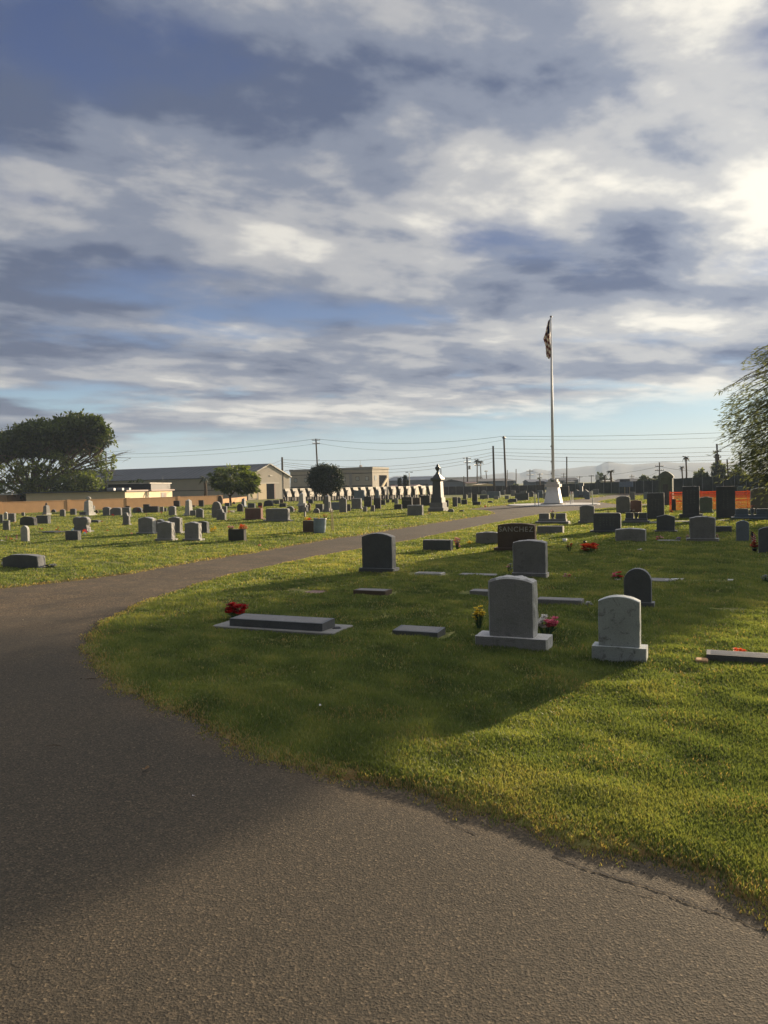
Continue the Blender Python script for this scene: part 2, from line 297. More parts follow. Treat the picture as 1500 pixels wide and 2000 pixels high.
# xl, xr, y base, y top, outline, stone, separate base?, label   (pixels of the photograph only fix where each stone stands; it is built there at real size)
G, GL, GD, GB, GR_, BR, MW, BL, GN, MA = 'granite_grey', 'granite_light', 'granite_dark', 'granite_black', 'granite_red', 'granite_brown', 'marble_white', 'granite_blue', 'granite_green', 'marble_aged'
ST = [
 # near right lawn
 (701,768,1122,1040,'arch',GD,1,'dark grey arched headstone on a rough base nearest the road bend'),
 (928,1065,1275,1127,'lowarch',GL,1,'largest foreground grey granite headstone between yellow flowers and pink tulips'),
 (1156,1261,1296,1162,'arch',MA,1,'weathered pale marble headstone on a chipped rock-faced base in the sunny foreground'),
 (1213,1277,1190,1108,'round',GD,1,'dark round-topped headstone just behind the weathered pale marble one'),
 (1000,1066,1132,1054,'lowarch',G,1,'grey headstone standing directly in front of the engraved family-name stone'),
 (826,880,1080,1055,'flat',GD,0,'low dark oblong block beside a tall pink flower bunch'),
 (930,979,1065,1040,'lowarch',G,0,'low grey arched stone just left of the engraved family-name stone'),
 (1129,1163,1024,986,'arch',G,1,'plain grey arched headstone to the right of the flagpole on its pad'),
 (1152,1218,1043,1001,'corner',GD,1,'wide dark headstone with rounded corners and a flower on top'),
 (1203,1260,1061,1033,'lowarch',GL,0,'low light grey arched stone with an engraved frame'),
 (1204,1230,1004,969,'arch',G,0,'tall thin arched headstone left of the reddish square one'),
 (1229,1253,1003,977,'lowarch',GR_,0,'reddish square headstone right of a thin arched grey one'),
 (1230,1240,978,961,'flat',G,0,'small narrow stone behind the thin arched grey one'),
 (1257,1265,977,961,'flat',BL,0,'small blue-grey stone standing near the lawn island'),
 (1264,1297,1015,963,'flat',GD,0,'tall square slab with engraved columns left of the orange netting'),
 (1327,1372,1014,949,'flat',GD,1,'tall dark column stone on a base left of the wider netting gap'),
 (1399,1436,1014,950,'flat',GD,0,'tall dark column stone with no base right of the netting gap'),
 (1364,1394,1004,970,'lowarch',GN,1,'greenish family stone framed by orange netting between two tall columns'),
 (1278,1322,1042,1004,'peak',GD,1,'dark slightly pointed headstone on a base behind the small purple flowers'),
 (1341,1403,1061,1008,'lowarch',G,1,'broad grey headstone with a pink bunch at each side'),
 (1438,1463,1059,1017,'arch',BL,0,'pale blue-grey upright slab in front of the vase monument'),
 (1482,1530,1083,1029,'arch',GD,0,'dark blue-grey headstone cut off by the right edge behind the red flowers and flag'),
 (1462,1510,1005,952,'arch',G,1,'tall cornice-topped headstone at the right edge behind the vase monument'),
 (1394,1429,1042,1028,'flat',GD,0,'low dark block between the broad grey headstone and the pale blue-grey slab'),
 (1302,1313,979,938,'flat',GN,0,'narrow upright slab beside the tomb house'),
 (1312,1320,1000,975,'flat',GB,0,'black narrow stone left of the orange netting with orange flowers'),
 (1122,1129,962,945,'flat',G,0,'small grey stone left of the blue monument'),
 (1142,1152,975,961,'flat',BL,0,'small blue block right of the blue monument'),
 (1158,1169,966,956,'flat',G,0,'small grey block beyond the leaning white stake'),
 (1190,1200,964,957,'flat',G,0,'tiny grey block at the far lawn edge below the billboard'),
 # left foreground
 (5,74,1113,1084,'slant',GD,0,'low rough dark boulder marker at the left edge by the road'),
 (41,54,1060,1027,'round',MW,0,'slim white marble slab on the left lawn by the small flags'),
 (128,152,1059,1037,'flat',GD,0,'dark block with bright flowers in front of the scroll-shaped monument'),
 (137,172,1042,1009,'scroll',G,1,'scroll-shaped waisted grey monument with a pinwheel beside it'),
 (265,299,1046,1010,'arch',GL,1,'grey based headstone leftmost of the five in the near left cluster'),
 (300,322,1045,1015,'round',G,0,'round-topped grey headstone half hidden behind the one in front'),
 (302,336,1059,1018,'serp',GL,1,'large shouldered grey headstone at the front of the near left cluster'),
 (325,352,1044,1009,'serp',G,1,'grey headstone with yellow flowers at its foot behind the front pair'),
 (356,389,1059,1019,'serp',GL,1,'grey headstone second from the right at the front of the near left cluster'),
 (379,405,1044,1017,'arch',GD,1,'dark headstone on a base left of the yellow daffodils'),
 (446,476,1059,1034,'flat',GB,0,'black square block with peach and orange flowers on top'),
 (474,512,1017,992,'flat',GR_,1,'wide red granite headstone on a base below the leafy tree'),
 (513,566,1020,993,'corner',G,1,'widest grey headstone near the barrel with rounded corners'),
 (587,620,1042,1016,'flat',BR,1,'dark brown block on a base touching the barrel'),
 # left lawn far
 (0,5,1024,1005,'flat',GD,0,'dark stone cut by the left edge'),
 (8,14,1017,1000,'peak',MW,0,'narrow pointed pale stone near the left edge'),
 (16,28,1022,1003,'flat',G,0,'grey square headstone with orange flowers near the left edge'),
 (6,17,1038,1017,'flat',G,0,'small upright grey stone left of the slim white slab'),
 (42,47,1010,1001,'flat',G,0,'tiny grey stone close under the tan wall'),
 (34,68,1029,1008,'rough',GB,1,'black rough-hewn boulder headstone with pink flowers'),
 (71,93,1025,1007,'flat',GD,0,'dark square headstone next to the black boulder headstone'),
 (88,94,1003,987,'flat',BR,0,'brown slab with red flowers behind the small pointed obelisk'),
 (117,126,1010,995,'arch',G,0,'upright grey stone under the wall with a white bundle beside it'),
 (135,147,1008,993,'arch',GD,1,'dark arched stone on a base left of the urn obelisk'),
 (155,167,1009,1000,'flat',GD,0,'dark square stone hiding the foot of the urn obelisk'),
 (172,183,999,988,'flat',G,0,'grey square stone close right of the urn obelisk'),
 (186,191,1004,996,'round',BR,0,'tiny brown round stone right of the urn obelisk'),
 (198,214,1009,990,'arch',G,1,'arched grey stone with red flowers on a wide base'),
 (215,236,1009,992,'slant',G,0,'wide sloping grey stone under the tan wall'),
 (218,224,992,987,'flat',BR,0,'tiny brown block behind the sloping grey stone'),
 (236,253,1011,991,'flat',G,1,'square grey headstone behind the stepped one'),
 (245,253,995,988,'flat',BR,0,'tiny brown block behind the square grey headstone'),
 (238,252,1027,1001,'step',G,1,'stepped narrow grey headstone on the left lawn'),
 (174,192,1023,1016,'slant',GD,0,'low sloping marker with red and white flowers at its end'),
 (258,276,1003,991,'rough',GD,0,'low dark rough stone with red flowers in front'),
 (280,291,1003,985,'flat',GB,0,'black square stone behind the wide dark one'),
 (286,308,1003,989,'flat',GB,0,'wide black headstone beside the red flowers'),
 (313,319,1002,990,'flat',GL,0,'pale small stone with red flowers by the wide black headstone'),
 (327,342,1009,988,'arch',GL,1,'pale based headstone left of the white pointed obelisk'),
 (339,350,991,978,'flat',GB,0,'black square stone against the tan wall'),
 (368,380,992,987,'flat',BR,0,'low brown block right of the white pointed obelisk'),
 (371,382,1009,997,'corner',G,0,'small grey rounded stone at the foot of the white pointed obelisk'),
 (383,396,1013,993,'peak',G,0,'grey stone with cut shoulders between cluster and black slab'),
 (388,397,991,977,'flat',GB,0,'tall black slab against the tan wall'),
 (426,434,987,968,'gothic',BR,0,'brown pointed-arch stone beside the wall pillar'),
 (414,431,1013,980,'gothic',G,0,'large grey pointed-arch headstone in front of the wall pillar'),
 (423,439,1018,995,'step',G,0,'stepped grey stone touching the large pointed-arch headstone'),
 (431,442,1003,989,'flat',G,0,'square grey stone right of the large pointed-arch headstone'),
 (439,448,991,982,'flat',GD,0,'small dark stone by the leafy tree trunk'),
 (454,459,986,980,'round',BR,0,'tiny brown stone right of the leafy tree trunk'),
 (463,474,1001,984,'round',GB,0,'black oval-topped stone left of the wide red granite one'),
 (484,497,994,983,'flat',GD,0,'dark square stone behind the wide red granite headstone'),
 (504,512,993,982,'flat',BR,0,'brown square stone behind the wide red granite headstone'),
 (515,532,990,977,'rough',GB,0,'dark irregular stone before the warehouse door'),
 (533,540,985,977,'flat',G,0,'tiny grey stone under the bare utility pole'),
 (546,558,992,983,'flat',GB,0,'black block left of the red-orange flowers'),
 (559,573,1002,989,'round',G,0,'sloping round grey stone left of the red-orange flowers'),
 (583,600,1002,987,'flat',G,0,'square grey stone behind the thin white post stone'),
 (591,599,1012,983,'cross',GL,0,'thin pale cross-shaped stone above the dark brown block'),
 (600,606,1000,983,'round',BR,0,'narrow brown stone right of the pale cross-shaped stone'),
 (612,623,1004,993,'round',G,0,'small round-topped grey stone left of the grey column stone'),
 (614,631,1001,984,'flat',GD,1,'dark headstone with white edge behind the small round-topped one'),
 (647,663,998,981,'flat',BL,0,'square blue-grey stone right of the grey column stone'),
 (663,676,1003,971,'peak',G,0,'tall peaked grey stone beyond the wooden stakes'),
 (684,706,996,973,'flat',G,1,'big square grey headstone leaning slightly in the middle of the lawn'),
 (691,711,978,958,'flat',BL,0,'pale blue-grey slab rising behind the leaning square headstone'),
 (711,725,992,970,'flat',GB,0,'black square headstone with a faint line of text left of its twin'),
 (730,743,996,973,'flat',GB,0,'black headstone with white flowers at its right side'),
 (709,716,1001,990,'flat',G,0,'tiny grey post stone left of a slightly larger one'),
 (724,731,1001,987,'flat',G,0,'tiny grey post stone between the two black square headstones'),
 (733,740,978,957,'round',BL,0,'narrow pale round-topped stone in front of the bins'),
 (754,760,983,976,'flat',GB,0,'tiny black cube at the far lawn strip'),
 (765,772,983,976,'flat',GB,0,'tiny black cube left of a pale post'),
 (770,784,997,985,'flat',GB,0,'black low block with a pale post rising behind'),
 (771,777,986,973,'flat',GL,0,'pale post stone rising behind the black low block'),
 (785,804,995,971,'flat',GB,0,'large black engraved headstone left of the brown bush stone'),
 (804,820,988,972,'flat',BR,0,'brown headstone with dried flowers left of the urn monument'),
 (802,812,973,960,'round',GD,0,'dark round-topped stone against the pale bins'),
 (796,824,1009,987,'flat',G,0,'grey square headstone in front with white flowers at its left foot'),
 (822,839,989,968,'flat',GB,0,'wide black headstone touching the urn monument'),
 (868,876,992,977,'flat',GB,0,'black upright stone right of the urn monument'),
 (884,893,992,971,'flat',GD,0,'dark upright stone beside yellow flowers'),
 (875,886,1002,994,'round',G,0,'small low grey stone at the foot of the urn monument'),
 (897,906,1001,996,'round',GD,0,'tiny dark low stone near the road tip'),
 (901,912,987,976,'flat',GB,0,'black cube with a pale pillar behind it'),
 (904,911,977,965,'flat',GD,0,'small pillar stone behind the black cube'),
 (923,938,988,980,'flat',GB,0,'low black block at the road corner'),
 (922,932,982,965,'flat',GB,0,'tall black stone rising from behind the low black block'),
 (937,953,976,967,'flat',GD,0,'wide low dark stone before the slatted fence'),
 (952,962,983,978,'round',GD,0,'very low dark stone beside a long kerb'),
 (951,976,974,960,'corner',BL,0,'wide blue-grey headstone in front of the slatted fence'),
 (965,973,977,969,'flat',GL,0,'small light stone in front of the wide blue-grey headstone'),
 (986,994,976,968,'flat',GL,0,'small light stone right of the two tall poles'),
 (992,1009,983,974,'slant',GD,0,'low sloping dark stone left of the white pad'),
 (1006,1032,979,963,'flat',GD,0,'wide dark headstone left of the flagpole pedestal'),
 (1016,1028,968,959,'flat',GD,0,'dark stone showing behind the wide dark headstone'),
 (1049,1060,974,958,'flat',BL,0,'bluish stone with a lit edge just left of the flagpole pedestal'),
 (1092,1111,972,950,'corner',GB,0,'large dark stone just right of the flagpole pedestal'),
 (318,325,1001,992,'flat',GD,0,'thin dark stone right of the pale small stone with red flowers'),
 (100,108,1003,995,'round',GD,0,'small dark round stone under the wall right of the small pointed obelisk'),
 (536,545,986,977,'flat',GD,0,'small dark block right of the bare utility pole foot'),
 (546,553,984,975,'flat',BR,0,'small brown block between the utility pole and the cross-topped obelisk'),
 (602,611,985,975,'flat',GD,0,'dark block behind the narrow brown stone'),
 (676,684,1000,985,'flat',GB,0,'narrow black stone left of the leaning square headstone'),
 (742,752,988,977,'flat',GB,0,'black stone behind the white flowers in the middle of the lawn'),
 (860,867,984,973,'flat',G,0,'narrow grey stone just behind the right side of the urn monument'),
 (893,900,985,971,'peak',GD,0,'pointed dark stone between the dark upright stone and the black cube'),
 (914,921,974,963,'flat',G,0,'grey stone behind the corner of the road left of the tall black stone'),
 (940,949,966,958,'round',GL,0,'light round stone close to the slatted fence behind the wide low dark stone'),
 (978,986,967,957,'flat',GD,0,'dark stone by the slatted fence right of the wide blue-grey headstone'),
 (998,1006,969,958,'flat',G,0,'grey stone by the slatted fence left of the wide dark headstone'),
 (1033,1042,972,959,'round',GD,0,'dark round stone between the wide dark headstone and the white posts'),
 (1061,1067,976,962,'flat',GL,0,'light stone touching the left edge of the flagpole pedestal'),
 (1099,1108,961,952,'flat',G,0,'grey stone behind the large dark stone right of the pedestal'),
 (1170,1182,962,953,'flat',G,0,'grey block at the fence foot right of the tank sign'),
 (1368,1383,964,950,'round',GL,0,'light round stone rising behind the orange netting'),
 (1386,1397,966,955,'peak',G,0,'grey pointed stone behind the orange netting beside the baseless column'),
 (1440,1452,968,950,'flat',GN,0,'greenish slab behind the orange netting right of the baseless column'),
]
TWIN = {}
for s in ST:
    o = headstone(*s); TWIN[s[7]] = o
# --- text engraved family stone
root = headstone(964, 1050, 1080, 1021, 'lowarch', 'granite_brown', 1, 'dark brown family headstone engraved with the surname in capitals', dief=.84)
w, h, t, hb = root['wh']
def text_part(body, parent, size, x, z, y, mat='letters', name='lettering', ext=.003):
    cu = bpy.data.curves.new('txt', 'FONT'); cu.body = body; cu.size = size; cu.extrude = ext; cu.align_x = 'CENTER'; cu.space_character = 1.12
    tmp = bpy.data.objects.new('txt', cu); C.objects.link(tmp); bpy.context.view_layer.update()
    me = bpy.data.meshes.new_from_object(tmp.evaluated_get(bpy.context.evaluated_depsgraph_get())); bpy.data.objects.remove(tmp); bpy.data.curves.remove(cu)
    me.transform(Matrix.Rotation(math.pi/2, 4, 'X')); me.materials.clear(); me.materials.append(MAT[mat])
    o = bpy.data.objects.new(name, me); C.objects.link(o); o.parent = parent; o.location = (x, y, z); return o
text_part('SANCHEZ', root, h*.24, 0, h*.70, -t/2-.002)
def strokes(parent, cols, x0, x1, z0, z1, cell, y, mat='letters_dim', seed=1):
    rg = random.Random(seed); mb = MB()
    for c in range(cols):
        x = x0+(x1-x0)*(c+.5)/cols; z = z1
        while z > z0:
            for _ in range(4):
                a = rg.uniform(-.4, .4)*cell; b = rg.uniform(-.4, .4)*cell; l = rg.uniform(.2, .45)*cell; th = cell*.07
                if rg.random() < .55: mb.box(x-l, x+l, y-.003, y+.002, z+b-th, z+b+th)
                else: mb.box(x+a-th, x+a+th, y-.0035, y+.002, z-l, z+l)
            z -= cell*1.25
    mb.build('lettering', mat, parent)
strokes(root, 9, w*.05, w*.42, h*.36, h*.385, h*.045, -t/2-.002, 'letters', 5)
for key, cols, fx, z0, z1, ce in (('tall square slab with engraved columns left of the orange netting', 3, .3, .35, .75, .05), ('tall dark column stone on a base left of the wider netting gap', 3, .32, .42, .86, .06),
                              ('tall dark column stone with no base right of the netting gap', 2, .22, .3, .85, .05), ('greenish family stone framed by orange netting between two tall columns', 6, .34, .66, .68, .12),
                              ('low light grey arched stone with an engraved frame', 5, .25, .55, .57, .1), ('wide dark headstone with rounded corners and a flower on top', 5, .3, .4, .75, .09),
                              ('large black engraved headstone left of the brown bush stone', 6, .4, .6, .75, .13), ('black square headstone with a faint line of text left of its twin', 5, .4, .6, .62, .1)):
    o = TWIN[key]; w, h, t, hb = o['wh']
    strokes(o, cols, -w*fx, w*fx, h*z0, h*z1, h*ce, -t/2-.004, 'letters_dim', cols)
o = TWIN['low light grey arched stone with an engraved frame']; w, h, t, hb = o['wh']; mb = MB()
for a in ((-.27, .27, .40, .415), (-.27, .27, .72, .735), (-.27, -.26, .415, .72), (.26, .27, .415, .72)): mb.box(a[0]*w, a[1]*w, -t/2-.006, -t/2+.001, a[2]*h, a[3]*h)
mb.build('engraved_frame', 'letters_dim', o)
# marble slab light cap edge
# --- obelisks
def obelisk(xl, xr, yb, yt, mat, label, top='point', pedestal=True, cat='obelisk'):
    P, w = fit(xl, xr, yb); h = hfit(P, (xl+xr)/2, yt); depth = Vector((-math.sin(YAW), math.cos(YAW), 0))
    root = empty('obelisk', P+depth*w/2, YAW, label, cat)
    m = MB(); m.frustum(w, w, -.03, w*.98, w*.98, h*.10); m.frustum(w*.8, w*.8, h*.10, w*.78, w*.78, h*.2); m.build('base', mat, root)
    m = MB()
    if top == 'point': m.frustum(w*.62, w*.62, h*.2, w*.46, w*.46, h*.9); m.frustum(w*.46, w*.46, h*.9, .02, .02, h)
    else:
        m.frustum(w*.62, w*.62, h*.2, w*.48, w*.48, h*.74); m.frustum(w*.48, w*.48, h*.74, w*.12, w*.12, h*.83)
    m.build('shaft', mat, root)
    if top == 'urn': MB().lathe([(w*.06, h*.82), (w*.2, h*.86), (w*.26, h*.92), (w*.16, h*.96), (w*.2, h*.97), (w*.05, h)], 12).build('urn', mat, root, smooth=True)
    if top == 'finial': MB().lathe([(w*.06, h*.82), (w*.16, h*.86), (w*.1, h*.92), (w*.14, h*.95), (w*.03, h)], 10).build('finial', 'granite_brown', root, smooth=True)
    if top == 'cross':
        m = MB(); m.box(-w*.05, w*.05, -w*.05, w*.05, h*.8, h); m.box(-w*.17, w*.17, -w*.045, w*.045, h*.9, h*.94); m.build('cross', mat, root)
    return root
obelisk(79,91,1008,982,'granite_light','small obelisk with a dark finial before the tan wall','finial')
obelisk(157,174,1009,970,'marble_white','white obelisk topped by an urn on the left lawn','urn')
obelisk(356,371,1009,975,'marble_white','white pointed obelisk in front of the tan wall')
obelisk(468,478,991,973,'granite_blue','small bluish pointed obelisk beside the warehouse')
obelisk(579,594,990,957,'marble_white','pale obelisk with a cross on top before the hopper bins','cross')
obelisk(628,644,1002,966,'granite_grey','grey column stone standing in front of the round tree trunk')
# --- tall urn monument
P, w = fit(836, 866, 1001); hh = lambda y: hfit(P, 850, y); depth = Vector((-math.sin(YAW), math.cos(YAW), 0))
root = empty('monument', P+depth*w/2, YAW, 'tall dark urn-topped grave monument by the road bend', 'monument')
m = MB(); m.box(-w/2, w/2, -w/2, w/2, -.03, hh(992), .02); m.frustum(w*.86, w*.86, hh(992), w*.84, w*.84, hh(982)); m.build('base', 'granite_grey', root)
m = MB(); m.frustum(w*.72, w*.72, hh(982), w*.7, w*.7, hh(972)); m.frustum(w*.58, w*.58, hh(972), w*.5, w*.5, hh(940)); m.build('shaft', 'granite_dark', root)
m = MB(); m.frustum(w*.56, w*.56, hh(940), w*.68, w*.68, hh(936)); m.frustum(w*.68, w*.68, hh(936), w*.62, w*.62, hh(933)); m.frustum(w*.5, w*.5, hh(933), w*.36, w*.36, hh(928)); m.frustum(w*.3, w*.3, hh(928), w*.12, w*.12, hh(922)); m.build('capital', 'granite_dark', root)
z = hh(922); k = hh(906)-z; MB().lathe([(w*.10, z-.02), (w*.05, z+.12*k), (w*.09, z+.2*k), (w*.16, z+.45*k), (w*.15, z+.62*k), (w*.07, z+.72*k), (w*.09, z+.78*k), (w*.02, z+k)], 14).build('urn', 'granite_black', root, smooth=True)
# --- vase monuments : two wings on a long base with a vase between
def vase_monument(xl, xr, yb, yt, mat, label, fl, step=True):
    P, w = fit(xl, xr, yb); h = hfit(P, (xl+xr)/2, yt); depth = Vector((-math.sin(YAW), math.cos(YAW), 0)); t = .3
    root = empty('vase_monument', P+depth*.3, YAW, label, 'headstone', HG)
    MB().box(-w/2, w/2, -.3, .3, -.03, h*.3, .015).build('base', mat, root)
    MB().box(-w*.42, w*.42, -.22, .22, h*.3, h*.5, .012).build('step', mat, root)
    for s in (-1, 1):
        x0, x1 = sorted((s*w*.1, s*w*.4)); vs, fs = slabmesh([(x0-(x0+x1)/2, 0), (x1-(x0+x1)/2, 0), (x1-(x0+x1)/2, h*.5), (x0-(x0+x1)/2, h*.5)], .25, .02, random.Random(3), h*.5)
        link('tablet', vs, fs, mat, root, ((x0+x1)/2, 0, 0))
    v = MB().lathe([(.09, h*.5), (.05, h*.56), (.10, h*.72), (.12, h*.95), (.13, h*1.02)], 14).build('vase', mat, root, smooth=True)
    return root, P, h
VM1 = vase_monument(1045, 1110, 1025, 1003, 'granite_grey', 'low double-winged monument with a vase just left of the plain arched stone', 0)
VM2 = vase_monument(1428, 1512, 1017, 994, 'granite_blue', 'double-winged monument with a central vase at the right edge', 0)
VM3 = vase_monument(1216, 1268, 1024, 1002, 'granite_dark', 'dark double-winged monument with a dark vase left of the tall square slab', 0)
# --- blue family monument with a centre column
P, w = fit(1121, 1150, 973); h = hfit(P, 1135, 943)
root = empty('monument', P, YAW, 'pale blue monument with a centre column and sloping wings', 'monument')
MB().box(-w*.5, w*.5, -.3, .3, -.03, h*.18).build('base', BL, root)
for s in (-1, 1):
    m = MB(); pr = [(s*w*.12, h*.18), (s*w*.48, h*.18), (s*w*.48, h*.42), (s*w*.3, h*.56), (s*w*.12, h*.45)]
    m.prism(pr if s > 0 else pr[::-1], -.2, .2); m.build('wing', BL, root)
m = MB(); m.frustum(w*.22, w*.3, h*.18, w*.18, w*.25, h*.8); m.box(-w*.16, w*.16, -.2, .2, h*.8, h); m.build('column', BL, root)
MB().box(-w*.15, w*.15, -.5, -.3, -.03, h*.2).build('plinth', 'granite_dark', root)
# --- tomb house
P, w = fit(1286, 1314, 988); h = hfit(P, 1300, 920); depth = Vector((-math.sin(YAW), math.cos(YAW), 0))
root = empty('tomb_house', P+depth*w/2, YAW, 'small grey-green stone tomb house with a rounded gable', 'tomb')
m = MB(); m.box(-w*.5, w*.5, -w*.5, w*.5, -.05, h*.8); m.build('wall', GN, root)
m = MB(); m.box(-w*.56, w*.56, -w*.56, w*.56, h*.8, h*.86); pr = [(-w*.54, h*.86), (w*.54, h*.86), (w*.42, h*.91), (w*.2, h*.975), (0, h), (-w*.2, h*.975), (-w*.42, h*.91)]; m.prism(pr, -w*.5, w*.5); m.build('roof', GN, root)
m = MB(); m.box(-w*.17, w*.17, -w*.53, -w*.5, 0, h*.62); m.build('door', 'granite_dark', root)
for s in (-1, 1): MB().lathe([(w*.07, 0), (w*.06, h*.1), (w*.055, h*.7), (w*.08, h*.8)], 10, (s*w*.4, -w*.55, 0)).build('column', GN, root)
# --- flat grave slabs and kerbs:  front edge xl..xr at yb, raised block, depth m
SG = 'flat slab markers lying in the grass'
def marker(xl, xr, yb, label, slab=None, block=None, depth=.5, zs=.06, zb=.18, mat='concrete', bmat='granite_dark', slope=0, hole=False):
    P, w = fit(xl, xr, yb); dv = Vector((-math.sin(YAW), math.cos(YAW), 0))
    root = empty('grave_marker', P+dv*depth/2, YAW, label, 'grave marker', SG)
    if slab is not False: MB().box(-w/2, w/2, -depth/2, depth/2, -.04, zs, .012).build('slab', mat, root)
    if block:
        a, b = block; x0 = -w/2+a*w; x1 = -w/2+b*w; y0 = -depth*.38; y1 = depth*.2
        m = MB(); m.add([(x0, y0, zs-.005), (x1, y0, zs-.005), (x1, y1, zs-.005), (x0, y1, zs-.005), (x0, y0, zb), (x1, y0, zb), (x1, y1, zb+slope), (x0, y1, zb+slope)],
              [(0, 3, 2, 1), (4, 5, 6, 7), (0, 1, 5, 4), (1, 2, 6, 5), (2, 3, 7, 6), (3, 0, 4, 7)])
        bl = m.build('block', bmat, root)
        e = .05; m = MB(); z = zb+.002
        def q(x, y): return (x, y, z+slope*(y-y0)/(y1-y0))
        m.add([q(x0+e, y0+e*.7), q(x1-e, y0+e*.7), q(x1-e, y1-e*.7), q(x0+e, y1-e*.7)], [(0, 1, 2, 3)]); m.build('polished_face', 'granite_grey' if slab is not False else 'granite_black', bl)  # grey chosen as painted sky reflection on the long block's polished top
    if hole:
        MB().lathe([(.075, zs+.001), (.075, zs+.012), (.055, zs+.012), (.055, zs+.002)], 18, (w*.44, .05*depth, 0)).build('vase_ring', 'granite_black', root)
    return root
marker(407,646,1238,'long polished grave block on a wide slab beside red roses',block=(.14,.90),depth=.74,zs=.07,zb=.19,slope=.015,hole=True)
marker(748,868,1254,'small sloped grave block on a slab left of the largest headstone',block=(.12,.86),depth=.62,zs=.025,zb=.14,slope=.02)
marker(786,872,1130,'white low grave slab beside the dark grey arched headstone',block=(.25,.85),depth=.6,zs=.03,zb=.12,mat='concrete',bmat='marble_white')
marker(895,966,1129,'thin grey kerb slab in the shade behind the largest headstone',depth=.35,zs=.08)
marker(548,622,1160,'flush pinkish slab with two vase holes in the shaded grass',depth=.5,zs=.02,mat='granite_red')
marker(683,762,1167,'low dark brown sloping block in the shaded grass',block=(.05,.85),depth=.6,zs=.03,zb=.13,mat='granite_brown',bmat='granite_brown')
marker(885,960,1171,'grey block marker partly hidden behind the largest headstone',block=(.4,1),depth=.6,zs=.04,zb=.16,bmat='granite_grey')
marker(1047,1136,1186,'long narrow kerb slab right of the largest headstone',depth=.3,zs=.14,mat='granite_grey')
marker(1268,1306,1141,'grey slab marker with white ornaments on it',depth=.5,zs=.08,mat='granite_grey')
marker(1306,1432,1143,'thin flush kerb with a small white plate at its right end',depth=.25,zs=.03,mat='granite_dark')
marker(1378,1560,1307,'long dark granite block with orange flowers behind it at the right edge',slab=False,block=(0,1),depth=.5,zs=0,zb=.135)
marker(1358,1383,1305,'tiny tan brick marker left of the long dark granite block',depth=.15,zs=.1,mat='tan_wall')
marker(1283,1328,1061,'low grey strip marker under the pink and purple flowers',depth=.4,zs=.1,mat='granite_grey')
marker(1047,1104,1044,'low dark sloping block in front of the low double-winged monument',block=(.02,.9),depth=.6,zs=.06,zb=.36,mat='granite_light',bmat='granite_grey')
marker(198,229,1105,'small flush marker on the left lawn near the road',depth=.5,zs=.02,mat='concrete')
marker(672,701,1033,'left of two flush brown markers beyond the road',depth=.5,zs=.05,mat='granite_brown')
marker(727,758,1029,'right of two flush brown markers beyond the road',depth=.5,zs=.06,mat='granite_brown')
marker(73,108,1043,'black flat slab with a red flower bunch at each end',depth=.9,zs=.12,mat='granite_black')
marker(240,306,1050,'long pale kerb in front of the near left cluster',depth=.3,zs=.04,mat='concrete')
marker(962,994,980,'long pale kerb by the far lawn edge',depth=.4,zs=.12,mat='concrete')
marker(345,357,1002,'upper pale flat marker left of the white pointed obelisk',depth=.4,zs=.1,mat='concrete')
marker(343,357,1005,'lower pale flat marker left of the white pointed obelisk',depth=.4,zs=.08,mat='concrete')
marker(403,418,1007,'pale flat marker right of the shouldered grey stone',depth=.4,zs=.1,mat='concrete')
marker(1246,1284,1024,'wide low slab in front of the tall square slab',depth=.7,zs=.1,mat='concrete')
marker(1310,1350,1022,'wide low slab in front of the tall based column',depth=.7,zs=.1,mat='concrete')
marker(1396,1440,1020,'wide low slab in front of the tall baseless column',depth=.7,zs=.1,mat='concrete')
marker(1376,1520,1200,'black strip standing in for a shaded pit in the grass at the right edge',depth=.25,zs=.035,mat='granite_black')  # black slab laid in place of a dark, shaded pit
